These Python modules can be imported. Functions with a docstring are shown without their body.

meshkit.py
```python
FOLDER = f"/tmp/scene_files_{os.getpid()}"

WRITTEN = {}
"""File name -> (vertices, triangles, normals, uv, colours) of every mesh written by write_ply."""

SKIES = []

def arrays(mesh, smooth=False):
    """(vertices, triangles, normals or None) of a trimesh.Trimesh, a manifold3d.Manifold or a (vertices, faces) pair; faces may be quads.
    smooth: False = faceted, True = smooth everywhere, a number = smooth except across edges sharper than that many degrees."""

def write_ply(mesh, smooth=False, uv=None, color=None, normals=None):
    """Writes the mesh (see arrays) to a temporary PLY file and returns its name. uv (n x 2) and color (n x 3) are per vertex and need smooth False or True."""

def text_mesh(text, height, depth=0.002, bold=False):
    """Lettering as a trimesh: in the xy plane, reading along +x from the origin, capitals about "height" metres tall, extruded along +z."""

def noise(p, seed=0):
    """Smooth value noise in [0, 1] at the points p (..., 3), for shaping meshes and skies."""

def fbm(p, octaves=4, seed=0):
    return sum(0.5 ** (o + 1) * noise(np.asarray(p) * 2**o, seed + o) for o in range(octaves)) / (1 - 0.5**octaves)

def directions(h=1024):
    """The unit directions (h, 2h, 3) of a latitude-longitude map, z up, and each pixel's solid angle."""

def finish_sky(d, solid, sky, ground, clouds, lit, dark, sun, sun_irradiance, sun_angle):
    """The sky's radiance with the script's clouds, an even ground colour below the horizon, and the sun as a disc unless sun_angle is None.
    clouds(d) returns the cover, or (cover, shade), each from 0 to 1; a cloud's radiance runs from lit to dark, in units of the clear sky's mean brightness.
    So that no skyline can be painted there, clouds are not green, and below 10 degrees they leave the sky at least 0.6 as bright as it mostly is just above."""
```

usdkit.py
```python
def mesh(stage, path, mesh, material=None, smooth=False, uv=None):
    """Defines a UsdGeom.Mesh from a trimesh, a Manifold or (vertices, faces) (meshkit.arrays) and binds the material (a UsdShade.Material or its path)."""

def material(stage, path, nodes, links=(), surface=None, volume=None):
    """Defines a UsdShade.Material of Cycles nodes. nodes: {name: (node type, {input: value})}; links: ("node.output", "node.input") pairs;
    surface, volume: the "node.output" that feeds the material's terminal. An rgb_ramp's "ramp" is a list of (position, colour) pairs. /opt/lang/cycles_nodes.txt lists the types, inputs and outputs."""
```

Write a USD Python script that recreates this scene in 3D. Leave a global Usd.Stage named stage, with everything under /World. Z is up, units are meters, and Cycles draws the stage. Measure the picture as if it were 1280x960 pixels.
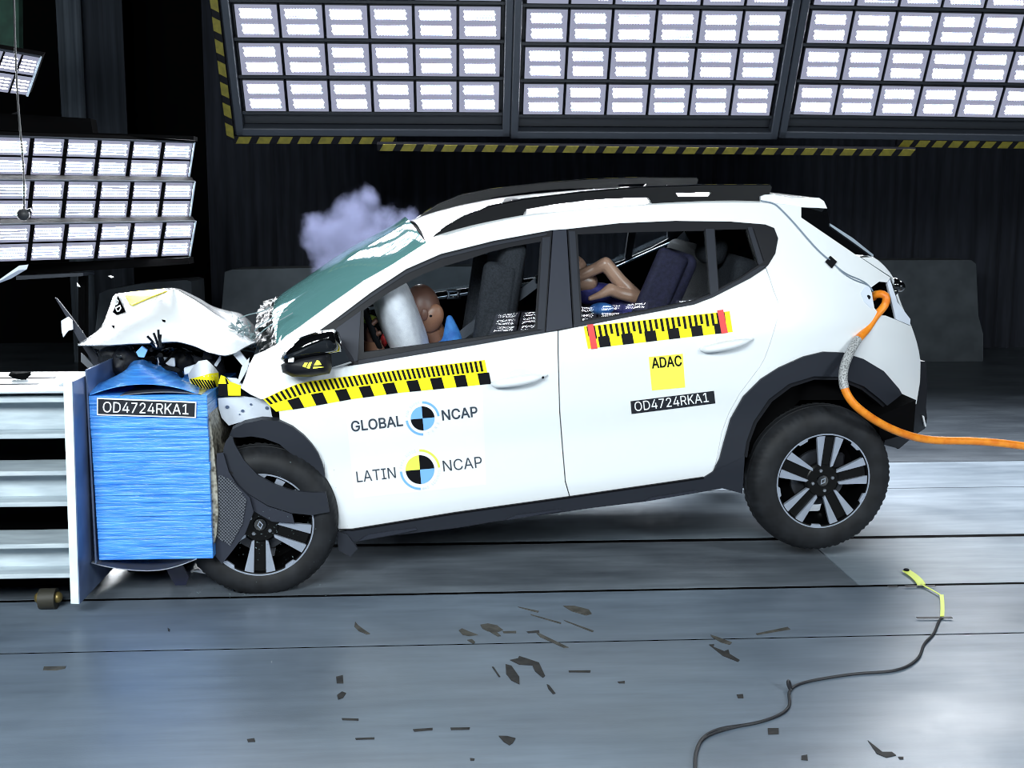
import math, random
import numpy as np, trimesh, manifold3d, usdkit, meshkit
from scipy.spatial import Delaunay
from scipy.interpolate import PchipInterpolator
from shapely.geometry import Polygon, Point
from shapely import contains_xy
from pxr import Usd, UsdGeom, UsdLux, UsdShade, Gf, Sdf

RNG = random.Random(7)
NPR = np.random.RandomState(7)
stage = Usd.Stage.CreateInMemory()
UsdGeom.SetStageUpAxis(stage, 'Z'); UsdGeom.SetStageMetersPerUnit(stage, 1.0)
UsdGeom.Xform.Define(stage, '/World'); UsdGeom.Scope.Define(stage, '/World/Looks')

# ------------------------------------------------------------------ camera, light levels, exposure
FPX, HC, DIST = 1480.0, 1.69, 5.286
PITCH, YAW = math.atan(210 / FPX), math.atan(85 / FPX)
EXPOSURE = 2.2
LED_POWER, LED_GLOW = 44.0, 0.12          # radiance of one diode, of the lit lens around it
FILL_LED = 116.0                           # diodes of the bright banks added behind the camera as fill
C0 = np.array([0, -DIST, HC])
fwd = np.array([math.sin(YAW) * math.cos(PITCH), math.cos(YAW) * math.cos(PITCH), -math.sin(PITCH)])
rgt = np.array([math.cos(YAW), -math.sin(YAW), 0.0]); upv = np.cross(rgt, fwd)
cam = UsdGeom.Camera.Define(stage, '/World/camera')
cam.CreateHorizontalApertureAttr(36.0); cam.CreateVerticalApertureAttr(27.0)
cam.CreateFocalLengthAttr(36.0 * FPX / 1280); cam.CreateClippingRangeAttr(Gf.Vec2f(0.05, 200))
cam.CreateExposureAttr(EXPOSURE)
_m = np.eye(4); _m[0, :3], _m[1, :3], _m[2, :3], _m[3, :3] = rgt, upv, -fwd, C0
UsdGeom.Xformable(cam).AddTransformOp().Set(Gf.Matrix4d(_m.tolist()))

# ------------------------------------------------------------------ materials
def lin(*c):
    c = np.array(c, float) / 255
    return tuple(np.where(c <= 0.04045, c / 12.92, ((c + 0.055) / 1.055) ** 2.4))
def mat(name, nodes, links=(), surface='p.BSDF', volume=None):
    return usdkit.material(stage, '/World/Looks/' + name, nodes, links, surface=surface, volume=volume)
def plain(name, rgb, rough=0.5, metal=0.0, coat=0.0, spec=0.5, **k):
    return mat(name, {'p': ('principled_bsdf', dict(base_color=lin(*rgb), roughness=rough, metallic=metal, coat_weight=coat, specular_ior_level=spec, **k))})
def noisy(name, a, b, scale, rough=0.5, metal=0.0, stretch=(1, 1, 1), bump=0.0, coat=0.0, detail=4, lo=0.35, hi=0.65, spec=0.5):
    n = {'g': ('texture_coordinate', {}), 'm': ('mapping', {'scale': stretch}), 'n': ('noise_texture', {'scale': scale, 'detail': detail}),
         'r': ('rgb_ramp', {'ramp': [(lo, lin(*a)), (hi, lin(*b))]}), 'p': ('principled_bsdf', {'roughness': rough, 'metallic': metal, 'coat_weight': coat, 'specular_ior_level': spec})}
    l = [('g.object', 'm.vector'), ('m.vector', 'n.vector'), ('n.fac', 'r.fac'), ('r.color', 'p.base_color')]
    if bump:
        n['b'] = ('bump', {'strength': bump, 'distance': 0.01}); l += [('n.fac', 'b.height'), ('b.normal', 'p.normal')]
    return mat(name, n, l)
def emis(name, rgb, s):
    return mat(name, {'e': ('emission', dict(color=rgb, strength=s))}, surface='e.emission')

M = {}
M['paint'] = plain('white_paint', (232, 236, 240), 0.35, coat=1.0, coat_roughness=0.02)
M['paint_soft'] = plain('white_primer', (218, 226, 240), 0.45)
M['black'] = plain('black_plastic', (24, 25, 30), 0.5, spec=0.2)
M['trim'] = plain('grey_trim', (40, 43, 51), 0.5, spec=0.2)
M['pillar'] = plain('pillar_film', (46, 49, 59), 0.5, spec=0.2)
M['gloss'] = plain('gloss_black', (9, 10, 12), 0.06, coat=1.0)
M['rail'] = plain('rail_black', (14, 15, 18), 0.35, spec=0.3)
M['rubber'] = noisy('tyre_rubber', (24, 25, 28), (34, 36, 40), 14, 0.62, bump=0.08, spec=0.25)
M['crumple'] = plain('crumpled_glass', (14, 20, 22), 0.35, spec=0.25)
M['alloy'] = plain('machined_alloy', (166, 174, 190), 0.34, metal=0.55)
M['alloy_black'] = plain('black_alloy', (4, 4, 5), 0.35, spec=0.2)
M['steel'] = plain('steel', (160, 165, 175), 0.3, metal=0.9)
M['disc'] = plain('brake_disc', (62, 64, 70), 0.4, metal=0.6)
M['chrome'] = plain('chrome', (225, 228, 232), 0.12, metal=1.0)
M['dark'] = plain('dark_void', (6, 6, 7), 0.9, spec=0.05)
M['cabin'] = plain('cabin_trim', (17, 19, 23), 0.8, spec=0.15)
M['fabric'] = noisy('seat_fabric', (30, 32, 38), (46, 48, 55), 120, 0.85, bump=0.1)
M['seatblue'] = noisy('child_seat_fabric', (24, 22, 44), (36, 34, 64), 60, 0.8)
M['belt'] = plain('belt_webbing', (66, 68, 76), 0.7)
M['airbag'] = noisy('airbag_nylon', (232, 230, 238), (246, 244, 250), 30, 0.75)
M['skin'] = noisy('dummy_vinyl', (134, 92, 70), (156, 108, 84), 6, 0.4)
M['skin_dark'] = noisy('dummy_vinyl_dark', (112, 78, 66), (128, 88, 74), 6, 0.4)
M['skin_child'] = noisy('child_dummy_vinyl', (170, 132, 112), (190, 150, 128), 6, 0.3)
M['shirt'] = noisy('dummy_shirt', (44, 104, 182), (70, 140, 215), 18, 0.7)
M['shirt_child'] = noisy('child_shirt', (52, 48, 112), (72, 70, 150), 20, 0.7)
M['orange'] = noisy('orange_cable', (226, 120, 20), (245, 150, 40), 20, 0.45)
M['braid'] = mat('braided_sleeve', {'g': ('texture_coordinate', {}), 'v': ('voronoi_texture', {'scale': 170}), 'r': ('rgb_ramp', {'ramp': [(0.2, lin(52, 52, 54)), (0.6, lin(176, 178, 180))]}), 'p': ('principled_bsdf', {'roughness': 0.5})},
                  [('g.object', 'v.vector'), ('v.distance', 'r.fac'), ('r.color', 'p.base_color')])
M['yellow'] = plain('yellow_film', (250, 236, 40), 0.45, spec=0.1)
M['paleyellow'] = plain('pale_yellow_film', (253, 250, 92), 0.45, spec=0.1)
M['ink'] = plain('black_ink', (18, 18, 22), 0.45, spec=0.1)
M['plate_ink'] = plain('black_label', (40, 42, 48), 0.45, spec=0.1)
M['grey_ink'] = plain('grey_ink', (52, 60, 72), 0.5)
M['faint_ink'] = plain('faint_ink', (205, 212, 222), 0.5)
M['sky_ink'] = plain('light_blue_ink', (120, 178, 246), 0.5)
M['lime_ink'] = plain('lime_ink', (226, 242, 90), 0.5)
M['white_film'] = plain('white_film', (238, 242, 246), 0.5, spec=0.1)
M['sheet'] = plain('sponsor_sheet_film', (234, 238, 242), 0.5, spec=0.1)
M['red'] = plain('red_tape', (226, 62, 62), 0.5)
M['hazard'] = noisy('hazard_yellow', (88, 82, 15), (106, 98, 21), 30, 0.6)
M['led'] = emis('led_diode', (0.92, 0.96, 1.0), LED_POWER)
M['lens'] = emis('led_lens_glow', (0.60, 0.64, 0.86), LED_GLOW)
M['led_fill'] = emis('led_diode_fill', (0.90, 0.985, 1.0), FILL_LED)
M['led_dim'] = emis('led_diode_dimmed', (0.92, 0.98, 1.0), 9.0)
M['lens_front'] = emis('led_lens_glow_front', (0.60, 0.64, 0.86), LED_GLOW)
M['housing'] = plain('lamp_housing', (26, 29, 35), 0.5)
M['frame'] = plain('lamp_frame', (46, 51, 60), 0.5, metal=0.2)
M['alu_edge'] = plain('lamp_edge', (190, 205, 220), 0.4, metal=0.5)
M['beam'] = noisy('white_beam_paint', (164, 176, 185), (188, 199, 206), 5, 0.5, stretch=(1, 4, 8))
M['plate_edge'] = noisy('pale_plate_paint', (206, 226, 228), (226, 240, 242), 9, 0.5)
M['plate_face'] = noisy('blue_grey_plate', (82, 98, 130), (104, 120, 152), 7, 0.35, metal=0.2)
M['foil'] = mat('blue_foil', {'g': ('texture_coordinate', {}), 'm': ('mapping', {'scale': (2.5, 3, 40)}), 'n': ('noise_texture', {'scale': 3.0, 'detail': 5}),
                 'r': ('rgb_ramp', {'ramp': [(0.3, lin(40, 118, 216)), (0.7, lin(84, 164, 246))]}), 'b': ('bump', {'strength': 0.55, 'distance': 0.012}),
                 'p': ('principled_bsdf', {'roughness': 0.28, 'coat_weight': 0.3})},
                [('g.object', 'm.vector'), ('m.vector', 'n.vector'), ('n.fac', 'r.fac'), ('r.color', 'p.base_color'), ('n.fac', 'b.height'), ('b.normal', 'p.normal')])
M['aluminium'] = plain('aluminium_sheet', (190, 195, 205), 0.25, metal=0.9)
M['honey'] = mat('honeycomb_core', {'g': ('texture_coordinate', {}), 'm': ('mapping', {'scale': (1, 1, 1)}), 'v': ('voronoi_texture', {'scale': 60}), 'r': ('rgb_ramp', {'ramp': [(0.2, lin(92, 86, 74)), (0.7, lin(176, 172, 158))]}),
                  'p': ('principled_bsdf', {'roughness': 0.45, 'metallic': 0.4})}, [('g.object', 'm.vector'), ('m.vector', 'v.vector'), ('v.distance', 'r.fac'), ('r.color', 'p.base_color')])
M['mesh'] = plain('grey_grille', (92, 96, 104), 0.5)
M['concrete'] = noisy('barrier_concrete', (52, 58, 64), (66, 72, 78), 4, 0.85, bump=0.2)
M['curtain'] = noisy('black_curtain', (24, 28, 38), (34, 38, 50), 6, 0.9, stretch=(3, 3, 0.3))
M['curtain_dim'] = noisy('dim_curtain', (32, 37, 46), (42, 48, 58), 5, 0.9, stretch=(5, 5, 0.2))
M['curtain_lit'] = noisy('lit_curtain', (58, 66, 76), (78, 86, 96), 5, 0.9, stretch=(5, 5, 0.2))  # paler grey paints in the light on the curtain folds
M['green'] = noisy('green_board', (16, 44, 36), (26, 62, 50), 9, 0.8)
M['wheelbrown'] = plain('castor_tread', (44, 42, 34), 0.6)
M['brass'] = plain('castor_hub', (120, 104, 60), 0.4, metal=0.6)
M['cable'] = plain('black_cable', (26, 28, 34), 0.5)
M['sensor'] = plain('thin_grey_wire', (118, 132, 148), 0.5)
M['scuff'] = noisy('floor_residue', (52, 50, 46), (78, 76, 72), 25, 0.8)
M['scuff_dark'] = noisy('floor_residue_dark', (30, 30, 32), (48, 46, 46), 25, 0.8)
M['blue_dark'] = plain('dark_blue_plastic', (34, 44, 84), 0.4)
M['crumbs'] = plain('glass_crumbs', (120, 138, 142), 0.15)
def floor_mat(name, a, b, r0, r1):
    return mat(name, {'g': ('geometry', {}), 'm': ('mapping', {'scale': (0.7, 5.0, 1)}), 'n': ('noise_texture', {'scale': 2.2, 'detail': 6, 'roughness': 0.62}),
        'm2': ('mapping', {'scale': (1, 1.6, 1)}), 'n2': ('noise_texture', {'scale': 1.3, 'detail': 5}), 'mx': ('math', {'math_type': 'multiply'}),
        'r': ('rgb_ramp', {'ramp': [(0.12, lin(*a)), (0.4, lin(*b))]}), 'rr': ('map_range', {'from_min': 0.3, 'from_max': 0.7, 'to_min': r0 + .1, 'to_max': r1 + .12}),
        'n3': ('noise_texture', {'scale': 160, 'detail': 3}), 'b': ('bump', {'strength': 0.12, 'distance': 0.002}),
        'p': ('principled_bsdf', {'specular_ior_level': 0.45})},
        [('g.position', 'm.vector'), ('m.vector', 'n.vector'), ('g.position', 'm2.vector'), ('m2.vector', 'n2.vector'), ('n.fac', 'mx.value1'), ('n2.fac', 'mx.value2'), ('mx.value', 'r.fac'), ('r.color', 'p.base_color'),
         ('n2.fac', 'rr.value'), ('rr.result', 'p.roughness'), ('g.position', 'n3.vector'), ('n3.fac', 'b.height'), ('b.normal', 'p.normal')])
M['floor'] = floor_mat('floor_paint', (88, 99, 113), (112, 125, 140), 0.2, 0.38)
M['floor_track'] = floor_mat('floor_track_steel', (78, 85, 94), (118, 127, 137), 0.2, 0.38)
M['floor_lit'] = floor_mat('floor_lit_tone', (112, 124, 136), (148, 160, 172), 0.22, 0.36)  # paler floor colour paints in the lamp light on these panels
M['floor_shaded'] = floor_mat('floor_shaded_tone', (58, 64, 72), (84, 92, 100), 0.22, 0.36)  # same floor darkened, painting in the light falling off at the back
M['label_matte'] = plain('matte_label', (7, 7, 9), 0.9, spec=0.0)
M['glass'] = mat('window_glass', {'f': ('fresnel', {'IOR': 1.5}), 't': ('transparent_bsdf', {'color': (0.90, 0.92, 0.93)}), 'g': ('glossy_bsdf', {'color': (1, 1, 1), 'roughness': 0.0}), 'x': ('mix_closure', {})},
                 [('f.fac', 'x.fac'), ('t.BSDF', 'x.closure1'), ('g.BSDF', 'x.closure2')], surface='x.closure')
M['screen'] = mat('windscreen_glass', {'f': ('fresnel', {'IOR': 1.5}), 't': ('transparent_bsdf', {'color': (0.45, 0.72, 0.68)}), 'd': ('diffuse_bsdf', {'color': lin(112, 168, 168)}), 'y': ('mix_closure', {'fac': 0.72}),
                  'g': ('glossy_bsdf', {'color': (1, 1, 1), 'roughness': 0.02}), 'x': ('mix_closure', {})},
                 [('t.BSDF', 'y.closure1'), ('d.BSDF', 'y.closure2'), ('f.fac', 'x.fac'), ('y.closure', 'x.closure1'), ('g.BSDF', 'x.closure2')], surface='x.closure')

# ------------------------------------------------------------------ scene graph helpers
USED, FRAME = {}, {}
def numbered(parent, name):
    k = USED.setdefault((parent, name), 0); USED[(parent, name)] = k + 1
    return name if k == 0 else f'{name}_{k:03d}'
def tag(p, label=None, cat=None, group=None, kind=None):
    p = p.GetPrim() if hasattr(p, 'GetPrim') else p
    for k, v in (('label', label), ('category', cat), ('group', group), ('kind', kind)):
        if v: p.SetCustomDataByKey(k, v)
    return p
def thing(name, label, cat, loc=(0, 0, 0), mtx=None, group=None, kind=None):
    path = '/World/' + numbered('/World', name)
    x = UsdGeom.Xform.Define(stage, path)
    m = np.eye(4); m[:3, 3] = loc
    if mtx is not None: m = np.array(mtx, float)
    x.AddTransformOp().Set(Gf.Matrix4d(m.T.tolist()))
    FRAME[path] = m
    tag(x, label, cat, group, kind)
    return path
def V(mesh):
    if hasattr(mesh, 'to_mesh'):
        q = mesh.to_mesh(); return np.array(q.vert_properties[:, :3], float), np.array(q.tri_verts)
    if isinstance(mesh, (tuple, list)): 
        v, f, _ = meshkit.arrays(mesh); return v, f
    return np.array(mesh.vertices, float), np.array(mesh.faces)
def obj(name, mesh, m, parent='/World', world=True, smooth=False, label=None, cat=None, group=None, kind=None):
    """One Mesh prim. Under a thing, world vertices are brought into the thing's frame (world=False: they already are)."""
    path = f'{parent}/' + numbered(parent, name)
    v, f = V(mesh)
    fr = FRAME.get(parent)
    FRAME[path] = fr
    if fr is not None and world:
        inv = np.linalg.inv(fr); v = v @ inv[:3, :3].T + inv[:3, 3]
    usdkit.mesh(stage, path, trimesh.Trimesh(v, f, process=False), M[m] if isinstance(m, str) else m, smooth=smooth)
    p = stage.GetPrimAtPath(path); tag(p, label, cat, group, kind)
    return path
def copy_thing(src, mtx, label, group=None):
    base = src.rsplit('/', 1)[1]
    if base[-4:-3] == '_' and base[-3:].isdigit(): base = base[:-4]
    path = '/World/' + numbered('/World', base)
    x = UsdGeom.Xform.Define(stage, path)
    pr = x.GetPrim(); pr.GetReferences().AddInternalReference(src)
    x.ClearXformOpOrder(); x.AddTransformOp().Set(Gf.Matrix4d(np.array(mtx, float).T.tolist()))
    pr.SetInstanceable(True); tag(pr, label, stage.GetPrimAtPath(src).GetCustomDataByKey('category'), group)
    return path
cat_ = trimesh.util.concatenate
def join(*ms):
    out = []
    for m in ms:
        v, f = V(m); out.append(trimesh.Trimesh(v, f, process=False))
    return cat_(out)

# ------------------------------------------------------------------ pixels to points
def rays(px):
    px = np.atleast_2d(np.asarray(px, float))
    return fwd * FPX + rgt * (px[:, :1] - 640) + upv * (480 - px[:, 1:2])
def at(px, Y):
    d = rays(px); t = (Y + DIST) / d[:, 1:2]; return C0 + d * t
def on_floor(px, z=0.0):
    d = rays(px); t = (z - HC) / d[:, 2:3]; return C0 + d * t

# ------------------------------------------------------------------ shape helpers
def cbox(x0, x1, y0, y1, z0, z1, c=0.004):
    lo, hi = np.array([x0, y0, z0], float), np.array([x1, y1, z1], float)
    c = min(c, *(0.45 * (hi - lo)))
    pts = []
    for s in np.ndindex(2, 2, 2):
        p = np.where(np.array(s), hi, lo); q = np.where(np.array(s), -c, c)
        for k in range(3):
            a = p + q; a[k] = p[k]; pts.append(a)
    return trimesh.convex.convex_hull(np.array(pts))
def obox(center, ax, ay, az, sx, sy, sz, c=0.004):
    b = cbox(-sx / 2, sx / 2, -sy / 2, sy / 2, -sz / 2, sz / 2, c)
    R = np.stack([np.array(a, float) / np.linalg.norm(a) for a in (ax, ay, az)], 1)
    return trimesh.Trimesh(np.array(b.vertices) @ R.T + center, b.faces, process=False)
def spline(pts, n):
    pts = np.asarray(pts, float); d = np.r_[0, np.cumsum(np.linalg.norm(np.diff(pts, axis=0), axis=1))]
    from scipy.interpolate import CubicSpline
    return CubicSpline(d, pts)(np.linspace(0, d[-1], n)) if len(pts) > 2 else np.linspace(pts[0], pts[-1], n)
def tube(pts, r, n=10, caps=True):
    pts = np.asarray(pts, float); N = len(pts); r = np.broadcast_to(np.asarray(r, float), (N,))
    t = np.gradient(pts, axis=0); t /= np.linalg.norm(t, axis=1, keepdims=True) + 1e-12
    a = np.array([0, 0, 1.0]) if abs(t[0][2]) < 0.9 else np.array([1.0, 0, 0])
    u = np.cross(t[0], a); u /= np.linalg.norm(u); rings = []
    for i in range(N):
        u = u - t[i] * (u @ t[i]); u /= np.linalg.norm(u); w = np.cross(t[i], u)
        th = np.linspace(0, 2 * np.pi, n, endpoint=False)
        rings.append(pts[i] + r[i] * (np.cos(th)[:, None] * u + np.sin(th)[:, None] * w))
    v = np.vstack(rings); f = []
    for i in range(N - 1):
        for k in range(n):
            a0, a1, b0, b1 = i * n + k, i * n + (k + 1) % n, (i + 1) * n + k, (i + 1) * n + (k + 1) % n
            f += [[a0, a1, b1], [a0, b1, b0]]
    if caps:
        v = np.vstack([v, pts[0], pts[-1]])
        for k in range(n):
            f += [[len(v) - 2, (k + 1) % n, k], [len(v) - 1, (N - 1) * n + k, (N - 1) * n + (k + 1) % n]]
    return trimesh.Trimesh(v, f, process=False)
def ribbon(pts, side, wid, th):
    """A flat strap along pts, wide along side."""
    pts = np.asarray(pts, float); side = np.broadcast_to(np.asarray(side, float), pts.shape); side = side / np.linalg.norm(side, axis=1, keepdims=True)
    t = np.gradient(pts, axis=0); nn = np.cross(t, side); nn /= np.linalg.norm(nn, axis=1, keepdims=True) + 1e-12
    c = [pts + side * wid / 2 * a + nn * th / 2 * b for a, b in ((-1, -1), (1, -1), (1, 1), (-1, 1))]
    v = np.stack(c, 1).reshape(-1, 3); f = []
    for i in range(len(pts) - 1):
        for k in range(4):
            a0, a1 = i * 4 + k, i * 4 + (k + 1) % 4; f += [[a0, a1, a1 + 4], [a0, a1 + 4, a0 + 4]]
    e = (len(pts) - 1) * 4; f += [[0, 2, 1], [0, 3, 2], [e, e + 1, e + 2], [e, e + 2, e + 3]]
    return trimesh.Trimesh(v, f, process=False)
def grid(P, thick=None, direction=None):
    """A sheet through the points P (rows, columns, 3); with thick, closed by a second sheet offset along direction."""
    P = np.asarray(P, float); r, c = P.shape[:2]
    idx = np.arange(r * c).reshape(r, c)
    q = np.stack([idx[:-1, :-1], idx[:-1, 1:], idx[1:, 1:], idx[1:, :-1]], -1).reshape(-1, 4)
    f = np.vstack([q[:, [0, 1, 2]], q[:, [0, 2, 3]]]); v = P.reshape(-1, 3)
    if thick is None: return trimesh.Trimesh(v, f, process=False)
    v2 = v + np.asarray(direction, float) * thick; n = len(v)
    ring = np.r_[idx[0, :], idx[1:, -1], idx[-1, -2::-1], idx[-2:0:-1, 0]]
    s = [[a, b, b + n] for a, b in zip(ring, np.roll(ring, -1))] + [[a, b + n, a + n] for a, b in zip(ring, np.roll(ring, -1))]
    m = trimesh.Trimesh(np.vstack([v, v2]), np.vstack([f, f[:, ::-1] + n, np.array(s)[:, ::-1]]), process=False)
    if m.volume < 0: m = trimesh.Trimesh(m.vertices, m.faces[:, ::-1], process=False)
    return m
def fix(m):
    m = trimesh.Trimesh(*V(m), process=True); trimesh.repair.fix_normals(m, multibody=True); return m
def sphere_hull(joints, res=14):
    """Joints ((point, radius), (point, radius)) -> hull of two spheres."""
    S = [manifold3d.Manifold.sphere(r, res).translate(list(map(float, p))) for p, r in joints]
    return manifold3d.Manifold.batch_hull(S)
def body(chains, edge=0.02, it=8):
    parts = []
    for ch in chains:
        for a, b in zip(ch[:-1], ch[1:]): parts.append(sphere_hull([a, b]))
    m = manifold3d.Manifold.batch_boolean(parts, manifold3d.OpType.Add)
    m = m.refine_to_length(edge)
    t = trimesh.Trimesh(*V(m), process=True); trimesh.smoothing.filter_taubin(t, iterations=it); return t
def ellipsoid(c, r, R=None, sub=3):
    s = trimesh.creation.icosphere(sub); v = np.array(s.vertices) * r
    if R is not None: v = v @ np.asarray(R).T
    return trimesh.Trimesh(v + c, s.faces, process=False)
def lathe_y(profile, n=64):
    """profile: (radius, y) pairs, turned about the y axis, closed."""
    p = np.asarray(profile, float); th = np.linspace(0, 2 * np.pi, n, endpoint=False); k = len(p)
    v = np.stack([p[:, None, 0] * np.cos(th), np.broadcast_to(p[:, None, 1], (k, n)), p[:, None, 0] * np.sin(th)], -1).reshape(-1, 3); f = []
    for i in range(k):
        j = (i + 1) % k
        for q in range(n):
            a, b, c, d = i * n + q, i * n + (q + 1) % n, j * n + (q + 1) % n, j * n + q; f += [[a, b, c], [a, c, d]]
    return fix(trimesh.Trimesh(v, f, process=False))
def extr(poly, h):
    if not isinstance(poly, Polygon): poly = Polygon(poly)
    g = poly.buffer(0)
    return cat_([trimesh.creation.extrude_polygon(q, h, engine='earcut') for q in getattr(g, 'geoms', [g])])

# ------------------------------------------------------------------ the car's frame: u along the car, w across it (away from us), z up; turned 5.5 degrees, rolled 3.5
CY, CR = math.radians(5.5), math.radians(3.5)
eu = np.array([math.cos(CY), math.sin(CY), 0]); lat = np.array([-math.sin(CY), math.cos(CY), 0]); zz = np.array([0, 0, 1.0])
ew = math.cos(CR) * lat + math.sin(CR) * zz; ez = -math.sin(CR) * lat + math.cos(CR) * zz
O = at([(332, 742)], -0.02)[0]; O[2] = 0
CAR = np.eye(4); CAR[:3, 0], CAR[:3, 1], CAR[:3, 2], CAR[:3, 3] = eu, ew, ez, O
RC = CAR[:3, :3]; CC = RC.T @ (C0 - O)
WC = 0.885
def pc(px, w):
    """Pixel -> car frame on the plane(s) w."""
    d = rays(px) @ RC; w = np.broadcast_to(np.asarray(w, float), (len(d),))
    t = (w - CC[1]) / d[:, 1]; return CC + d * t[:, None]
def cw(p): return np.asarray(p) @ RC.T + O
_s0, _s1 = pc([(425, 672), (930, 605)], 0.0)
_ad = (_s1 - _s0)[[0, 2]]; _ad /= np.linalg.norm(_ad); _bd = np.array([-_ad[1], _ad[0]])
PITCHC = math.atan2(_ad[1], _ad[0])
def ab(p): q = p[:, [0, 2]] - _s0[[0, 2]]; return q @ _ad, q @ _bd
def from_ab(a, b, w): 
    q = _s0[[0, 2]] + np.outer(np.atleast_1d(a), _ad) + np.outer(np.atleast_1d(b), _bd)
    return np.stack([q[:, 0], np.broadcast_to(w, (len(q),)), q[:, 1]], 1)
_prof = PchipInterpolator([-.3, 0, .12, .3, .5, .68, .8, .9, 1.1, 1.25, 1.38, 1.6], [.10, .05, .028, .03, .008, 0, .02, .052, .135, .205, .275, .41])
def wside(p):
    a, b = ab(p)
    return _prof(np.clip(b, -.3, 1.6)) + .2 * (np.maximum(0, a - 1.85) / .9) ** 2.4 + .12 * (np.maximum(0, -a - .05) / .5) ** 2
def ps(px, off=0.0):
    """Pixel -> car frame on the body side (off: inwards)."""
    px = np.atleast_2d(np.asarray(px, float)); w = np.zeros(len(px)) + .05
    for _ in range(12): w = .5 * w + .5 * (wside(pc(px, w)) + off)
    return pc(px, w)
def fillpoly(poly, step=7.0, edge=4.0):
    """Triangulates a pixel polygon (with holes) on a grid: (pixels, triangles, boundary loops)."""
    poly = poly if hasattr(poly, 'geom_type') else Polygon(poly)
    poly = poly.buffer(0)
    if poly.geom_type != 'Polygon': poly = max(poly.geoms, key=lambda g: g.area)
    P, loops = [], []
    for ring in [poly.exterior, *poly.interiors]:
        c = np.array(ring.coords)[:-1]; s = len(P)
        for a, b in zip(c, np.roll(c, -1, 0)):
            k = max(1, int(np.linalg.norm(b - a) / edge))
            for q in range(k): P.append(a + (b - a) * q / k)
        loops.append(list(range(s, len(P))))
    x0, y0, x1, y1 = poly.bounds
    X, Yg = np.meshgrid(np.arange(x0, x1, step), np.arange(y0, y1, step)); X = X + (np.arange(X.shape[0])[:, None] % 2) * step / 2
    inner = poly.buffer(-min(step, edge) * .6)
    k = contains_xy(inner, X.ravel(), Yg.ravel()); P = np.vstack([np.array(P), np.stack([X.ravel()[k], Yg.ravel()[k]], 1)])
    T = Delaunay(P).simplices; cen = P[T].mean(1); T = T[contains_xy(poly, cen[:, 0], cen[:, 1])]
    e1, e2 = P[T[:, 1]] - P[T[:, 0]], P[T[:, 2]] - P[T[:, 0]]
    area = e1[:, 0] * e2[:, 1] - e1[:, 1] * e2[:, 0]; T = T[np.abs(area) > 1e-6]; area = area[np.abs(area) > 1e-6]
    T = np.where((area < 0)[:, None], T, T[:, [0, 2, 1]])
    return P, T, loops
def closed(front, back, T):
    """Closes two sheets over the same triangles with walls on the free edges."""
    n = len(front); e = np.sort(np.vstack([T[:, [0, 1]], T[:, [1, 2]], T[:, [2, 0]]]), 1)
    raw = np.vstack([T[:, [0, 1]], T[:, [1, 2]], T[:, [2, 0]]])
    _, inv, cnt = np.unique(e, axis=0, return_inverse=True, return_counts=True)
    fr = raw[cnt[inv.ravel()] == 1]
    walls = np.vstack([np.stack([fr[:, 1], fr[:, 0], fr[:, 0] + n], 1), np.stack([fr[:, 1], fr[:, 0] + n, fr[:, 1] + n], 1)])
    return trimesh.Trimesh(np.vstack([front, back]), np.vstack([T, T[:, ::-1] + n, walls]), process=False)
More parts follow.
